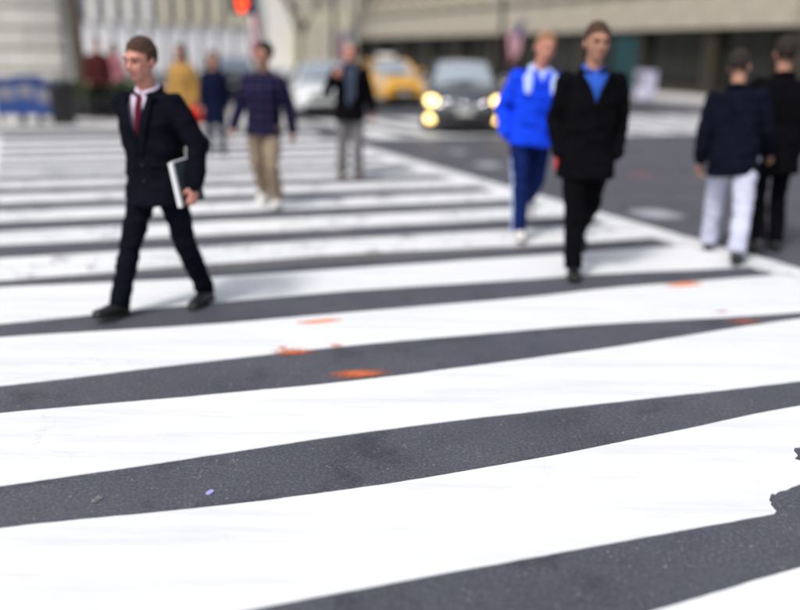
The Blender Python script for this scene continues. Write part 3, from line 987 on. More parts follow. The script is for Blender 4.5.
def car(name, label, loc, rz, paint, L=4.6, Wd=1.82, Ht=1.47, lights=False, taxi=False, chrome_grille=True, hood=0.93):
    """car facing local -y; loc = centre of its front edge on the ground"""
    t = thing(name, label, 'taxi' if taxi else 'car', loc, rz, 'cars waiting or turning at the junction')
    hw = Wd / 2
    belt = hood + 0.05
    # (y, bottom, top, half width)
    st = [(0.0, .30, .60, .60), (.04, .24, .68, .74), (.14, .20, .74, .84), (.32, .18, hood - .12, .93), (.7, .18, hood - .05, .985), (1.15, .18, hood, 1.0),
          (1.5, .18, belt, 1.0), (2.4, .18, belt + .02, 1.0), (3.3, .18, belt + .04, 1.0), (3.9, .19, belt + .05, .98), (4.3, .22, belt + .03, .93), (4.5, .27, belt - .05, .86), (4.6, .35, belt - .22, .76)]
    rings = []
    for y, zb, zt, wf in st:
        w = hw * wf
        y = y * L / 4.6
        half = [(0, zb), (w * .72, zb), (w * .92, zb + .05), (w * .985, zb + .17), (w, zb + (zt - zb) * .5), (w * .975, zt - (zt - zb) * .22), (w * .90, zt - .045), (w * .74, zt - .005), (w * .40, zt + .018), (0, zt + .025)]
        ring = [(x, y, z) for x, z in half] + [(-x, y, z) for x, z in half[-2:0:-1]]
        rings.append(ring)
    me = MB().rings(rings).mesh('tmp')
    me = evaluated(me, [('SUBSURF', dict(levels=2, render_levels=2))])
    wr, wy0, wy1 = .33, .92, L - .95
    cut = []
    for yy in (wy0, wy1):
        for sx in (-1, 1):
            m = MB().tube([(sx * (hw - .26), yy, wr), (sx * (hw + .2), yy, wr)], wr + .065, 28, rounded=False)
            co = bpy.data.objects.new('cut', m.mesh('cut'))
            WORK.collection.objects.link(co)
            cut.append(co)
    me = evaluated(me, [('BOOLEAN', dict(operation='DIFFERENCE', object=c, solver='EXACT')) for c in cut])
    for c in cut:
        bpy.data.objects.remove(c)
    me.materials.clear()
    body = obj('body', me, paint, t, True)
    # greenhouse
    yb, yt, yr, ye = 1.25 * L / 4.6, 2.02 * L / 4.6, 3.35 * L / 4.6, 4.05 * L / 4.6
    xb, xt = hw * .80, hw * .62
    zb, zt = belt - .03, Ht - .06
    def grid(a, b, c, d, bulge, n=8, mb_=None):
        a, b, c, d = (Vector(q) for q in (a, b, c, d))
        nn = (b - a).cross(d - a).normalized()
        vs = []
        for i in range(n + 1):
            for j in range(n + 1):
                u, v = i / n, j / n
                p = a * (1 - u) * (1 - v) + b * u * (1 - v) + c * u * v + d * (1 - u) * v
                vs.append(p + nn * (bulge * (1 - (2 * u - 1) ** 2) * (0.5 + .5 * (1 - (2 * v - 1) ** 2))))
        m = mb_ or MB()
        return m.add(vs, [(i * (n + 1) + j, (i + 1) * (n + 1) + j, (i + 1) * (n + 1) + j + 1, i * (n + 1) + j + 1) for i in range(n) for j in range(n)])
    obj('windscreen', grid((-xb, yb, zb), (xb, yb, zb), (xt, yt, zt), (-xt, yt, zt), .07), 'windscreen', t, True)
    obj('rear_window', grid((xb, ye, zb), (-xb, ye, zb), (-xt, yr, zt), (xt, yr, zt), .06), 'windscreen', t, True)
    rf = grid((-xt, yt, zt), (xt, yt, zt), (xt, yr, zt), (-xt, yr, zt), .06)
    obj('roof', rf, paint, t, True)
    for sx in (-1, 1):
        q = [(sx * xb, yb, zb), (sx * xb, ye, zb), (sx * xt, yr, zt), (sx * xt, yt, zt)]
        if sx > 0:
            g = grid(q[0], q[1], q[2], q[3], -.03 * -1)
        else:
            g = grid(q[1], q[0], q[3], q[2], .03)
        obj('side_window', g, 'dark_glass', t, True)
        pm = MB().tube([(sx * xb, yb - .02, zb - .02), (sx * (xb + xt) / 2 * 1.015, (yb + yt) / 2 - .03, (zb + zt) / 2 + .03), (sx * xt, yt, zt + .008)], [.05, .042, .04], 8)
        pm.tube([(sx * xt, yt, zt + .008), (sx * xt, (yt + yr) / 2, zt + .025), (sx * xt, yr, zt + .008), (sx * xb, ye, zb)], [.04, .04, .05, .08], 8)
        pm.tube([(sx * (xb + .005), (yt + yr) / 2 + .1, zb), (sx * (xt + .01), (yt + yr) / 2 + .08, zt)], .035, 6)
        obj('pillar', pm, paint, t, True)
        mr = obj('mirror', MB().ell((sx * (hw + .06), yb + .32, belt + .11), (.10, .065, .075)), paint, t, True)
        obj('bracket', MB().tube([(sx * (hw - .12), yb + .34, belt + .02), (sx * (hw + .02), yb + .33, belt + .08)], .025, 6), 'black_metal', mr)
        # lamps
        hl = MB().ell((sx * hw * .76, .17, .69), (.150, .115, .108), 18, 10, Matrix.Rotation(sx * .42, 3, 'Z') @ Matrix.Rotation(-sx * .28, 3, 'Y'))
        obj('headlight', hl, 'lamp_on' if lights else 'lamp_off', t, True)
        fl_m = MB().ell((sx * hw * .78, .12, .34), (.120, .07, .100), 16, 8)
        fo = obj('fog_lamp', fl_m, 'lamp_on' if lights else 'lamp_off', t, True)
        obj('wiper', MB().tube([(sx * .1 - .25, yb - .035, zb + .035), (sx * .1 + .3, yb + .02, zb + .11)], .012, 6), 'black_metal', t)
    # front: grille, bumper, plate
    obj('intake', bevel(MB().box((-hw * .58, -.02, .25), (hw * .58, .12, .41)), .03), 'black_metal', t)
    for k in range(3):
        obj('grille_slat', MB().box((-hw * .42, -.035, .53 + k * .05), (hw * .42, .06, .555 + k * .05)), 'black_metal' if not chrome_grille else 'steel', t)
    if chrome_grille:
        cg = [(-hw * .50 + hw * 1.0 * i / 16, -.045 + .03 * abs(i - 8) / 8, .70 - .15 * (1 - ((i - 8) / 8) ** 2)) for i in range(17)]
        obj('grille_trim', MB().tube(cg, .032, 8), 'chrome', t, True)
        obj('hood_strip', MB().tube([(-hw * .50, -.005, .715), (0, -.03, .73), (hw * .50, -.005, .715)], .016, 8), 'chrome', t, True)
        obj('emblem', MB().ell((0, -.05, .64), (.07, .02, .06)), 'chrome', t, True)
    obj('number_plate', MB().box((-.16, -.05, .43), (.16, -.025, .52)), 'plate', t)
    obj('bumper_lip', MB().tube([(-hw * .8, .1, .24), (-hw * .5, -.005, .23), (hw * .5, -.005, .23), (hw * .8, .1, .24)], .03, 8), 'black_metal', t, True)
    obj('seat', bevel(MB().box((-.55, yt + .2, .5), (-.1, yt + .36, 1.15)), .05), 'interior', t)
    obj('seat', bevel(MB().box((.1, yt + .2, .5), (.55, yt + .36, 1.15)), .05), 'interior', t)
    obj('steering_wheel', MB().tube([(.32 + .18 * math.cos(a), yt - .12, .95 + .18 * math.sin(a)) for a in [2 * math.pi * k / 16 for k in range(17)]], .015, 6), 'interior', t)
    for sx in (-1, 1):
        wheel(t, sx * (hw - .13), wy0)
        wheel(t, sx * (hw - .13), wy1)
        obj('tail_lamp', MB().ell((sx * hw * .66, L - .10, .78), (.16, .06, .07)), 'red_bag', t, True)
    if taxi:
        rl = obj('roof_sign', bevel(MB().box((-.30, (yt + yr) / 2 - .10, Ht + .01), (.30, (yt + yr) / 2 + .10, Ht + .17)), .04), 'paper', t)
        obj('sign_base', MB().box((-.32, (yt + yr) / 2 - .12, Ht - .05), (.32, (yt + yr) / 2 + .12, Ht + .008)), 'black_metal', rl)
    return t

car('black_car', 'black car facing the camera with four glowing yellow lamps', gnd(464, 136), R(-1), 'car_black', Ht=1.52, lights=True, Wd=1.80, hood=.98)
car('yellow_taxi', 'yellow taxi waiting behind the man in the dark jacket', gnd(404, 108), R(14), 'car_yellow', taxi=True, chrome_grille=False, Ht=1.45)
car('white_car', 'white car between the plaid man and the man in the dark jacket', gnd(326, 121), R(6), 'car_white', chrome_grille=False, Ht=1.42)
car('navy_car', 'dark navy car far behind the woman in the navy coat', on_d(232, 31.0), R(12), 'car_navy', chrome_grille=False, Ht=1.45)

# ------------------------------------------------------------------ people
def seg_dir(sw, ab, side):
    """direction of a limb: sw forward swing, ab away from the body (degrees)"""
    a, b = R(sw), R(ab)
    return Vector((side * math.sin(b), -math.sin(a) * math.cos(b), -math.cos(a) * math.cos(b)))

def person(label, loc, yaw, h, pose, wear, vox=0.010, hv=0.0055, seed=1):
    """local frame: faces -y, own left hand at +x, feet on z = 0; built 1.78 m tall and scaled"""
    t = thing('person', label, 'person', loc, R(yaw))
    t.scale = (h / 1.78,) * 3
    g = pose.get
    lean, twist, side_lean = R(g('lean', 3)), R(g('twist', 0)), R(g('side', 0))
    HZ = 0.94
    # legs first, to find how high the pelvis stands
    legs = {}
    def set_leg(nm, sd, extra=0.0):
        sw, ab, kn, toe = g('leg' + nm, (0, 3, 2, 0))
        kn += extra
        hip = Vector((sd * .092, 0, HZ - .02))
        knee = hip + seg_dir(sw, ab, sd) * .425
        ank = knee + seg_dir(sw - kn, ab * .5, sd) * .415
        fd = Vector((sd * .12, -math.cos(R(toe)), math.sin(R(toe)))).normalized()
        up = (Z3 - fd * Z3.dot(fd)).normalized()
        low = min((ank - up * .085 + fd * .17).z, (ank - up * .085 - fd * .06).z)
        legs[nm] = [hip, knee, ank, fd, up, low, sd]
    set_leg('L', 1)
    set_leg('R', -1)
    if not g('lifted'):                       # both feet touch: bend the knee of the longer leg
        for k in range(60):
            a_, b_l = legs['L'][5], legs['R'][5]
            if abs(a_ - b_l) < .004:
                break
            if k == 0:
                low_leg, sd_l = ('L', 1) if a_ < b_l else ('R', -1)
                tgt = max(a_, b_l)
            if legs[low_leg][5] >= tgt:
                break
            set_leg(low_leg, sd_l, k * 1.0)
    dz = -min(l[5] for l in legs.values())
    UPV = Vector((0, 0, dz))
    for l in legs.values():
        for i in range(3):
            l[i] = l[i] + UPV
    rot = Matrix.Rotation(lean, 3, 'X') @ Matrix.Rotation(side_lean, 3, 'Y') @ Matrix.Rotation(twist, 3, 'Z')
    piv = Vector((0, 0, HZ)) + UPV
    def T(p):
        return piv + rot @ (Vector(p) - Vector((0, 0, HZ)))
    inv = rot.inverted()
    def Ti(p):
        return inv @ (Vector(p) - piv) + Vector((0, 0, HZ))
    hyaw, hpitch, htilt = g('head', (0, 0, 0))
    hrot = rot @ Matrix.Rotation(R(hyaw), 3, 'Z') @ Matrix.Rotation(R(hpitch), 3, 'X') @ Matrix.Rotation(R(htilt), 3, 'Y')
    hp = T((0, -.005, 1.545))
    def Hd(p):
        return hp + hrot @ ((Vector(p) - Vector((0, 0, 1.545))) * 1.06)
    fem = wear.get('fem', False)
    shw = .165 if fem else .185
    bulk = wear.get('bulk', 1.0)
    arms = {}
    for nm, sd in (('L', 1), ('R', -1)):
        sw, ab, el, inw = g('arm' + nm, (0, 8, 12, 0))
        sh = T((sd * shw, .005, 1.395))
        d1 = rot @ seg_dir(sw, ab, sd)
        elb = sh + d1 * .285
        d2 = rot @ (Matrix.Rotation(R(-sd * inw), 3, 'Z') @ seg_dir(sw + el, ab * (.5 if inw == 0 else .2), sd))
        d2.normalize()
        wr = elb + d2 * .25
        arms[nm] = [sh, elb, wr, d1, d2, sd]
    # ---- body: one continuous skin surface
    mb = MB()
    def torso(secs, mbx, tf=T):
        rg = []
        for z, rx, ry, yo in secs:
            ring = []
            for k in range(24):
                a = 2 * math.pi * k / 24
                c, s_ = math.cos(a), math.sin(a)
                ex = 0.85
                ring.append(tf((rx * abs(c) ** ex * (1 if c > 0 else -1), yo + ry * abs(s_) ** ex * (1 if s_ > 0 else -1), z)))
            rg.append(ring)
        mbx.rings(rg)
    wst = .12 if fem else .135
    torso([(.86, .13, .09, .01), (.95, .145, .10, .01), (1.08, wst, .09, 0), (1.28, .15, .105, .0), (1.40, .15, .09, .01), (1.46, .09, .065, .01)], mb)
    mb.tube([T((0, .015, 1.43)), T((0, .005, 1.50)), Hd((0, .0, 1.60))], [.064, .058, .056], 14)
    for l in legs.values():
        mb.tube([l[0], (l[0] + l[1]) / 2, l[1], (l[1] * .6 + l[2] * .4), l[2] - l[4] * .02], [.078, .066, .050, .047, .034], 14)
    # head
    def He(c, r, seg=18, rg=12):
        mb.ell(Hd(c), tuple(q * 1.06 for q in r), seg, rg, hrot)
    He((0, .014, 1.680), (.076, .095, .100))
    He((0, -.018, 1.625), (.062, .074, .080))
    He((0, -.045, 1.580), (.040, .042, .036))
    He((0, -.070, 1.690), (.058, .022, .018))
    He((.036, -.062, 1.640), (.024, .020, .030))
    He((-.036, -.062, 1.640), (.024, .020, .030))
    mb.tube([Hd((0, -.084, 1.678)), Hd((0, -.104, 1.640)), Hd((0, -.096, 1.628))], [.009, .014, .012], 10)
    for sx in (-1, 1):
        He((sx * .078, .012, 1.645), (.010, .020, .032), 12, 8)
        He((sx * .014, -.090, 1.630), (.009, .010, .008), 8, 6)
    # hands with five fingers
    for nm, (sh, elb, wr, d1, d2, sd) in arms.items():
        mb.tube([sh, (sh + elb) / 2, elb, elb * .4 + wr * .6, wr], [.048, .044, .036, .034, .024], 12)
        if g('hide' + nm):
            continue
        curl = g('curl' + nm, 28)
        side_v = rot @ Vector(g('palm' + nm, (-sd, 0.25, 0)))
        pn = (side_v - d2 * side_v.dot(d2)).normalized()
        wv = d2.cross(pn).normalized()
        fwd = rot @ Vector((0, -1, 0.3))
        if wv.dot(fwd) < 0:
            wv = -wv
        hd_ = d2
        if g('bend' + nm):
            hd_ = (d2 + pn * math.tan(R(g('bend' + nm)))).normalized()
            pn = (pn - hd_ * pn.dot(hd_)).normalized()
        mb.tube([wr, wr + hd_ * .05, wr + hd_ * .088], [.030, .040, .040], 12, ratio=.42, ref=wv)
        for off, ln in ((.032, .066), (.011, .075), (-.011, .070), (-.032, .054)):
            p = wr + hd_ * .085 + wv * off
            pts, dd = [p], hd_ + wv * (off * 1.6)
            for q in range(3):
                ax = dd.cross(pn).normalized()
                dd = (Matrix.Rotation(R(curl * (.7 + .25 * q)), 3, ax) @ dd).normalized()
                p = p + dd * (ln * (.46, .32, .24)[q])
                pts.append(p)
            mb.tube(pts, [.0088, .0083, .0078, .0068], 8)
        b0 = wr + hd_ * .025 + wv * .030
        b1 = b0 + (hd_ * .55 + wv * .55 + pn * .35).normalized() * .040
        b2 = b1 + (hd_ * .85 + wv * .10 + pn * .45).normalized() * .034
        mb.tube([b0, b1, b2], [.013, .0105, .0085], 8)
        arms[nm].append((hd_, pn, wv))
    obj('body', remesh(mb, hv, 3), wear.get('skin', 'skin'), t, True)
    # face
    for sx in (-1, 1):
        obj('eye', MB().ell(Hd((sx * .031, -.081, 1.668)), (.011, .006, .006), 12, 8, hrot), 'eye', t, True)
        obj('eyebrow', MB().tube([Hd((sx * .014, -.092, 1.690)), Hd((sx * .032, -.092, 1.696)), Hd((sx * .050, -.080, 1.690))], .0035, 6), wear['hair'], t, True)
    obj('mouth', MB().tube([Hd((-.021, -.079, 1.592)), Hd((0, -.089, 1.597)), Hd((.021, -.079, 1.592))], [.004, .007, .004], 8), 'lip', t, True)
    # hair
    hb = MB()
    hb.ell(Hd((0, .022, 1.692)), (.091, .109, .108), 22, 14, hrot)
    if wear.get('hairlen'):
        ln = wear['hairlen']
        hb.tube([Hd((0, .05, 1.70)), Hd((0, .075, 1.62)), T((0, .08, 1.52)), T((0, .10, 1.64 - ln))], [.085, .085, .085, .06], 14, ratio=.75, ref=(1, 0, 0))
        for sx in (-1, 1):
            hb.tube([Hd((sx * .06, 0, 1.72)), Hd((sx * .082, .005, 1.64)), T((sx * .09, .01, 1.50)), T((sx * .085, .0, 1.66 - ln))], [.03, .032, .034, .02], 10)
    hm_ = remesh(hb, .008, 2)
    hi_ = hrot.inverted()
    def bald(c, n_):
        q = (hi_ @ (c - hp)) / 1.06 + Vector((0, 0, 1.545))
        if wear.get('hairlen'):
            return q.y < -.045 and q.z < 1.735 and abs(q.x) < .06
        return (q.y < -.02 + .35 * max(0, q.z - 1.735) * 0 and q.z < 1.738 - .35 * abs(q.x)) or q.z < 1.60 or (q.z < 1.655 and q.y < .03)
    drop(hm_, bald)
    wrinkle(hm_, .006, 32, seed)
    obj('hair', hm_, wear['hair'], t, True)
    # ---- trousers
    tm = MB()
    pw = wear.get('leg_r', 1.0)
    if wear.get('trousers'):
        torso([(.82, .145, .105, .005), (.93, .168, .122, .01), (1.04, .150, .112, .0), (1.07, .146, .108, 0)], tm)
        for l in legs.values():
            hem = l[2] + l[4] * .0 - (l[2] - l[1]).normalized() * -.015
            tm.tube([l[0] - Vector((0, 0, .0)), l[0] * .6 + l[1] * .4, l[1], l[1] * .5 + l[2] * .5, hem], [.098 * pw, .088 * pw, .070 * pw, .066 * pw, .064 * pw], 16, rounded=False)
        tme = remesh(tm, vox, 5)
        wrinkle(tme, .016, 7, seed + 2, (.8, .8, 1.6), True)
        obj('trousers', tme, wear['trousers'], t, True)
        if wear.get('side_stripe'):
            for l in legs.values():
                off = Vector((l[6] * .066, 0, 0))
                obj('side_stripe', MB().tube([l[0] * .5 + l[1] * .5 + off * 1.25, l[1] + off * 1.06, l[1] * .5 + l[2] * .5 + off, l[2] + off], .012, 6), wear['side_stripe'], t, True)
    # ---- shoes
    for l in legs.values():
        hip, knee, ank, fd, up, low, sd = l
        rt = fd.cross(up).normalized()
        sole_o = ank - up * .085
        def sec(u, w, z0, z1, n=16, e=.7):
            o = sole_o + fd * u
            out = []
            for k in range(n):
                a = 2 * math.pi * k / n
                c, s_ = math.cos(a), math.sin(a)
                zz = (z0 + z1) / 2 + (z1 - z0) / 2 * (abs(s_) ** e) * (1 if s_ > 0 else -1)
                out.append(o + rt * (w * abs(c) ** e * (1 if c > 0 else -1)) + up * zz)
            return out
        sm_ = MB().rings([sec(-.075, .018, .03, .07), (sec(-.066, .033, .02, .095)), sec(-.03, .041, .018, .105), sec(.02, .041, .018, .105), sec(.06, .043, .018, .088), sec(.11, .049, .018, .066), sec(.155, .047, .018, .056), sec(.185, .036, .018, .048), sec(.20, .016, .022, .038)])
        sm_.tube([ank - up * .01, ank + (knee - ank).normalized() * .04], [.044, .042], 12)
        shoe = obj('shoe', remesh(sm_, .007, 3), wear['shoe'], t, True)
        so = MB().rings([sec(-.078, .022, 0, .022, e=.5), sec(-.06, .038, 0, .022, e=.5), sec(0, .042, .003, .022, e=.5), sec(.06, .044, .004, .022, e=.5), sec(.12, .052, 0, .022, e=.5), sec(.17, .045, 0, .022, e=.5), sec(.203, .02, .004, .022, e=.5)])
        obj('sole', so, wear.get('sole', 'sole_dark'), shoe)
    # ---- shirt, tie
    if wear.get('shirt'):
        sh_ = MB()
        torso([(.98, .150, .112, 0), (1.10, .146, .108, 0), (1.28, .164, .122, 0), (1.40, .164, .104, .008), (1.465, .10, .076, .01)], sh_)
        shm = remesh(sh_, .012, 4)
        obj('shirt', shm, wear['shirt'], t, True)
        cm_ = MB()
        for k in range(2):
            cm_.tube([T((.062 * math.cos(a) * (1.0 + .1 * k), .012 + .06 * math.sin(a), 1.478 + .022 * math.sin(a) + .016 * k)) for a in [R(-78 + 336 * i / 22) + R(-180) * 0 for i in range(23)]], .014, 8)
        obj('shirt_collar', cm_, wear['shirt'], t, True)
    if wear.get('tie'):
        tb = [(0, -.085, 1.455), (0, -.118, 1.38), (0, -.130, 1.28), (0, -.124, 1.14)]
        obj('tie', MB().tube([T(q) for q in tb], [.018, .022, .030, .030], 10, ratio=.25, ref=rot @ Vector((1, 0, 0))), wear['tie'], t, True)
    # ---- jacket or coat
    jk = MB()
    hem = wear.get('hem', .80)
    b_ = bulk
    hr = wear.get('hem_r', (.190, .150))
    secs = []
    if hem < .9:
        secs.append((hem, hr[0], hr[1], wear.get('hem_y', 0.0)))
        if hem < .7:
            secs.append((.74, (hr[0] + .186 * b_) / 2 + .002, (hr[1] + .142 * b_) / 2, wear.get('hem_y', 0) * .5))
    secs += [(.93, .184 * b_, .140 * b_, .008), (1.08, (.150 if fem else .168) * b_, .130 * b_, .0), (1.28, .185 * b_, .142 * b_, .0), (1.39, .178 * b_, .120 * b_, .01), (1.435, .150, .100, .012), (1.47, .10, .080, .012), (1.49, .078, .068, .012)]
    def Tl(p):
        # the skirt of the garment hangs straight below the hips
        if p[2] < .93:
            q = T((p[0], p[1], .93))
            q.z -= (.93 - p[2])
            return q
        return T(p)
    torso(secs, jk, Tl)
    for nm, a in arms.items():
        sh, elb, wr, d1, d2, sd = a[:6]
        jk.ell(sh + Vector((0, 0, .002)), (.066 * b_, .074 * b_, .066 * b_), 14, 10)
        pp = elb + (d2 * .235)
        jk.tube([sh, sh * .5 + elb * .5, elb, elb * .5 + pp * .5, pp], [.066 * b_, .066 * b_, .060 * b_, .056 * b_, .050 * b_], 14)
    jme = remesh(jk, vox, 5)
    wrinkle(jme, .018, 6, seed + 5, (.8, .8, 1.5), True)
    V = wear.get('vee')                      # (top half width, bottom z)
    if V:
        def in_v(c, n_):
            q = Ti(c)
            if q.y > .0 or q.z < V[1]:
                return False
            w = V[0] * min(1.0, (q.z - V[1]) / (1.47 - V[1]))
            return abs(q.x) < w and q.z < 1.60
        drop(jme, in_v)
    jacket = obj(wear.get('top_name', 'jacket'), jme, wear['top'], t, True)
    if V:
        for sx in (-1, 1):
            pts = []
            for i in range(9):
                u = i / 8
                z = V[1] + (1.47 - V[1]) * u
                y = -(.140 if z < 1.3 else .140 - (z - 1.3) * .30) * b_ - .004
                pts.append(T((sx * (V[0] * u + .016), y, z)))
            wd = wear.get('lapel_w', .030)
            obj('lapel', MB().tube(pts, [.012, wd * .8, wd, wd * 1.1, wd * 1.1, wd, wd * .9, wd * .8, wd * .7], 10, ratio=.28, ref=rot @ Vector((1, 0, 0))), wear.get('lapel', wear['top']), jacket, True)
    cl_ = MB()
    cr_ = wear.get('collar_r', .020)
    cl_.tube([T((.080 * math.cos(a), .016 + .074 * math.sin(a), 1.475 + .026 * math.sin(a))) for a in [R(-62 + 304 * i / 20) for i in range(21)]], cr_, 10)
    obj('collar', cl_, wear.get('collar', wear['top']), jacket, True)
    if wear.get('yoke'):
        for sx in (-1, 1):
            ym = MB().tube([T((sx * .07, -.078, 1.475)), T((sx * .115, -.110, 1.41)), T((sx * .115, -.143 * b_, 1.31))], [.030, .045, .028], 12, ratio=.34, ref=rot @ Vector((1, 0, 0)))
            obj('shoulder_panel', ym, wear['yoke'], jacket, True)
    if wear.get('buttons'):
        for z in (1.16, 1.04, .94):
            obj('button', MB().ell(T((.012, -.139 * b_, z)), (.011, .005, .011), 10, 6), 'black_metal', jacket, True)
    info = dict(root=t, T=T, Hd=Hd, arms=arms, legs=legs, rot=rot)
    return info

def world_of(inf, p):
    t = inf['root']
    return Matrix.LocRotScale(t.location, t.rotation_euler, t.scale) @ Vector(p)

def at_feet(px, dx=0):
    return gnd(*px)

# 1 suited man striding to the left with a folder
suit = person('man in dark suit and burgundy tie striding left with a white-edged folder', gnd(166, 310), -26, 1.69,
              dict(lean=5, legR=(19, 5, 0, 8), legL=(-11, 4, 5, -4), armL=(-6, 26, 28, 10), armR=(-24, 5, 16, 0), curlL=38, head=(-6, 8, 0), twist=6),
              dict(skin='skin_ruddy', hair='hair_brown', trousers='suit', shoe='leather', shirt='shirt', tie='tie', top='suit', vee=(.085, 1.12), hem=.78, hem_r=(.215, .175), bulk=1.12, buttons=True), vox=.009, seed=1)
# 2 man in plaid
person('man in dark plaid shirt and khaki trousers walking towards the camera', gnd(266, 208), -8, 1.72,
       dict(lean=4, side=3, legL=(12, 2, 2, 6), legR=(-10, 2, 26, -18), armL=(-16, 16, 14, 0), armR=(10, 14, 20, 0), head=(-8, 6, 4), twist=-4),
       dict(skin='skin_tan', hair='hair_dark', trousers='khaki', shoe='trainer', sole='trainer', top='plaid', top_name='plaid_shirt', hem=.84, hem_r=(.20, .16), bulk=1.06, leg_r=1.1), vox=.011, hv=.006, seed=2)
# 3 man with hand on chest
p3 = person('man in dark jacket and grey trousers holding one hand to his chest', gnd(350, 178), 6, 1.74,
       dict(lean=2, legL=(4, 2, 3, 0), legR=(-3, 1, 6, 0), armR=(22, 26, 118, 46), armL=(-4, 16, 16, 0), curlR=42, palmR=(0.3, 1, 0), head=(4, 4, 0)),
       dict(skin='skin_ruddy', hair='hair_grey', trousers='grey_trouser', shoe='brown_leather', shirt='scarf', top='black_cloth', vee=(.060, 1.14), hem=.78, hem_r=(.205, .17), bulk=1.12, leg_r=1.12, lapel='navy'), vox=.012, hv=.007, seed=3)
scarf_m = MB()
for sx in (-1, 1):
    scarf_m.tube([p3['T']((sx * .062, -.04, 1.50)), p3['T']((sx * .050, -.125, 1.42)), p3['T']((sx * .035, -.172, 1.28)), p3['T']((sx * .028 + .01, -.176, 1.05 + .05 * sx))], [.026, .03, .03, .028], 10, ratio=.4, ref=(1, 0, 0))
scarf_m.tube([p3['T']((.085 * math.cos(a), .01 + .08 * math.sin(a), 1.505)) for a in [2 * math.pi * k / 16 for k in range(17)]], .026, 8)
obj('scarf', scarf_m, 'scarf', p3['root'], True)
# 4 bright blue jacket
p4 = person('man in bright blue jacket with pale shoulder panels and navy trousers', gnd(525, 238), 4, 1.80,
       dict(lifted=True, hideR=True, lean=5, side=4, legR=(10, -1, 3, 10), legL=(-14, 1, 44, -34), armR=(-14, 16, 40, 25), armL=(8, 5, 42, 0), curlL=50, head=(2, 8, 6)),
       dict(skin='skin_ruddy', hair='hair_sandy', trousers='track_navy', side_stripe='pale_blue', shoe='trainer', sole='trainer', shirt='pale_blue', top='blue', vee=(.05, 1.34), hem=.84, hem_r=(.20, .165), bulk=1.10, yoke='pale_blue', collar='pale_blue', collar_r=.026, lapel='blue'), vox=.010, seed=4)
# 5 black coat
person('tall man in long black coat over a royal blue shirt', gnd(577, 273), 2, 1.83,
       dict(lifted=True, hideR=True, hideL=True, lean=3, legR=(11, -2, 3, 6), legL=(-13, 0, 40, -30), armR=(-13, 9, 38, 22), armL=(-12, 12, 38, 26), head=(3, 5, 2)),
       dict(skin='skin_tan', hair='hair_brown', trousers='black_cloth', shoe='leather', shirt='royal', top='black_cloth', top_name='coat', vee=(.098, 1.27), hem=.73, hem_r=(.208, .17), bulk=1.06, lapel='black_cloth', lapel_w=.022), vox=.010, seed=5)
# 6 woman in navy coat
person('woman with brown hair in a knee-length navy coat behind the plaid man', gnd(217, 156), 12, 1.60,
       dict(lean=2, legL=(5, 2, 3, 4), legR=(-7, 2, 18, -12), armL=(-6, 9, 10, 0), armR=(6, 9, 12, 0)),
       dict(fem=True, skin='skin', hair='hair_brown', hairlen=.26, trousers='navy', shoe='leather', top='navy', top_name='coat', hem=.56, hem_r=(.215, .19), leg_r=.85), vox=.014, hv=.009, seed=6)
# 7 ochre coat
p7 = person('person in ochre coat with dark hair behind the suited man', gnd(187, 151), -20, 1.72,
       dict(lean=3, legL=(9, 2, 3, 4), legR=(-9, 2, 20, -12), armL=(-4, 14, 18, 0), armR=(8, 10, 20, 0)),
       dict(fem=True, skin='skin', hair='hair_dark', hairlen=.18, trousers='pale_trouser', shoe='leather', top='tan_coat', top_name='coat', hem=.66, hem_r=(.22, .19), bulk=1.12, leg_r=.9), vox=.014, hv=.009, seed=7)
# 8 pale trousers and navy jacket, near the right edge
p8 = person('person in dark navy jacket and pale trousers beside the right border line', gnd(722, 257), 152, 1.70,
       dict(lean=6, side=5, legR=(-14, 5, 14, -12), legL=(18, 6, 4, 6), armL=(-10, 14, 24, 0), armR=(12, 10, 36, 0), head=(-8, 8, 0)),
       dict(skin='skin_tan', hair='hair_dark', trousers='pale_trouser', shoe='leather', top='black_navy', hem=.74, hem_r=(.215, .17), bulk=1.12, leg_r=1.12), seed=8)
# 9 dark figure at the right edge
person('person in black coat at the right edge of the photo', gnd(760, 249), 172, 1.80,
       dict(lean=3, legR=(8, 1, 3, 4), legL=(-9, 1, 22, -16), armL=(-8, 10, 16, 0), armR=(6, 8, 18, 0)),
       dict(skin='skin_tan', hair='hair_dark', trousers='black_cloth', shoe='leather', top='black_cloth', top_name='coat', hem=.68, hem_r=(.215, .175), bulk=1.12), seed=9)
# 10, 11 walkers on the far pavement
person('person in maroon jacket beside the slim street tree', on_n(97, 19.8, .14), 20, 1.70,
       dict(legL=(9, 2, 3, 4), legR=(-9, 2, 16, -12), armL=(-8, 8, 12, 0), armR=(8, 8, 14, 0)),
       dict(skin='skin_tan', hair='hair_dark', trousers='black_cloth', shoe='leather', top='maroon', hem=.80), vox=.016, hv=.010, seed=10)
person('person in pink top walking on the far pavement behind the suited man', on_n(114, 22.0, .14), -15, 1.64,
       dict(legL=(9, 2, 3, 4), legR=(-9, 2, 16, -12), armL=(-8, 8, 12, 0), armR=(8, 8, 14, 0)),
       dict(fem=True, skin='skin', hair='hair_brown', hairlen=.2, trousers='grey_trouser', shoe='leather', top='pink', hem=.84), vox=.016, hv=.010, seed=11)

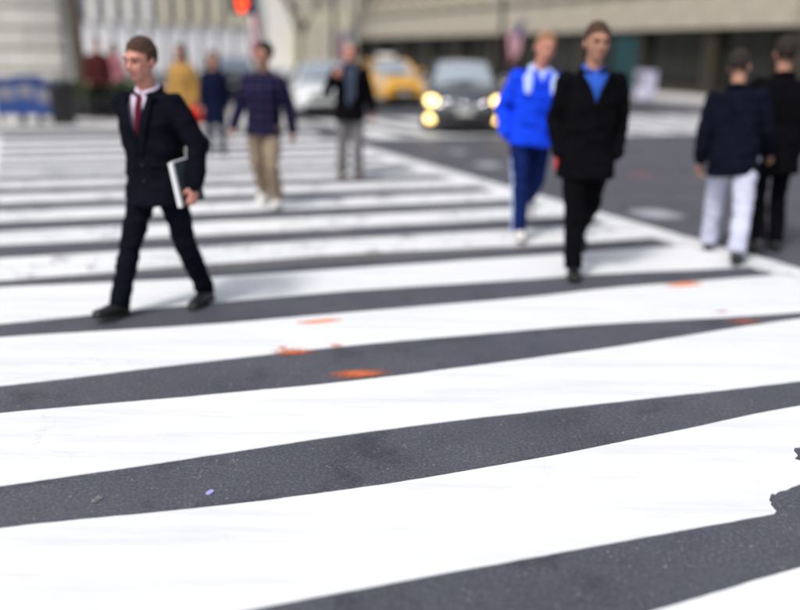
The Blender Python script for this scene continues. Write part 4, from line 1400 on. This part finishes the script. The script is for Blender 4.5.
# things held or carried
def folder_in(inf, nm, size, label):
    a = inf['arms'][nm]
    wr, d2, sd = a[2], a[4], a[5]
    hd_, pn, wv = a[6]
    c = wr + hd_ * .06 + pn * .030
    t = thing('folder', label, 'folder', (0, 0, 0))
    root = inf['root']
    Mw = Matrix.LocRotScale(root.location, root.rotation_euler, root.scale)
    # the folder stands upright in the hand: width along the hand, height up towards the armpit
    u = (wv).normalized()
    v = (Vector((0, 0, 1)) - pn * pn.z)
    v = (v - u * v.dot(u)).normalized()
    u, v = u * math.cos(R(24)) - v * math.sin(R(24)), v * math.cos(R(24)) + u * math.sin(R(24))
    w = u.cross(v)
    o = c + v * .085 - u * .015 + pn * .004
    Ml = Matrix((u, v, w)).transposed().to_4x4()
    Ml.translation = o
    t.matrix_world = Mw @ Ml
    wd, ht = size
    obj('cover', bevel(MB().box((-wd / 2, -ht / 2, -.014), (wd / 2, ht / 2, -.010)), .0015), 'folder', t)
    obj('cover', bevel(MB().box((-wd / 2, -ht / 2, .010), (wd / 2, ht / 2, .014)), .0015), 'folder', t)
    obj('page_block', MB().box((-wd / 2 - .004, -ht / 2 + .004, -.0095), (wd / 2 + .006, ht / 2 + .004, .0095)), 'paper', t)
    obj('spine', MB().box((wd / 2 + .007, -ht / 2, -.014), (wd / 2 + .022, ht / 2, .014)), 'paper', t)
    return t
folder_in(suit, 'L', (.19, .28), 'charcoal folder with white edge held in the suited man\'s hand')

rb_ = p7['arms']['L'][2]
bgp = world_of(p7, rb_ + Vector((.02, 0, -.08)))
bag = thing('handbag', 'bright red handbag carried by the person in ochre', 'handbag', bgp, R(60))
obj('pouch', bevel(MB().box((-.16, -.06, -.30), (.16, .06, -.04)), .04, 3), 'red_bag', bag, True)
obj('handle', MB().tube([(-.09, 0, -.06), (-.075, 0, .03), (0, 0, .07), (.075, 0, .03), (.09, 0, -.06)], .010, 8), 'red_bag', bag, True)

hb4 = p4['arms']['L']
b4p = world_of(p4, hb4[2] + hb4[6][0] * .10 + Vector((0, 0, -.01)))
bag4 = thing('pouch_bag', 'small red pouch in the hand of the man in bright blue', 'bag', b4p, R(70))
obj('pouch', bevel(MB().box((-.09, -.05, -.20), (.09, .05, -.03)), .02, 3), 'red_bag', bag4, True)
obj('handle', MB().tube([(-.05, 0, -.07), (-.04, 0, -.02), (0, 0, 0), (.04, 0, -.02), (.05, 0, -.07)], .008, 8), 'red_bag', bag4, True)
bpy.data.scenes.remove(WORK)
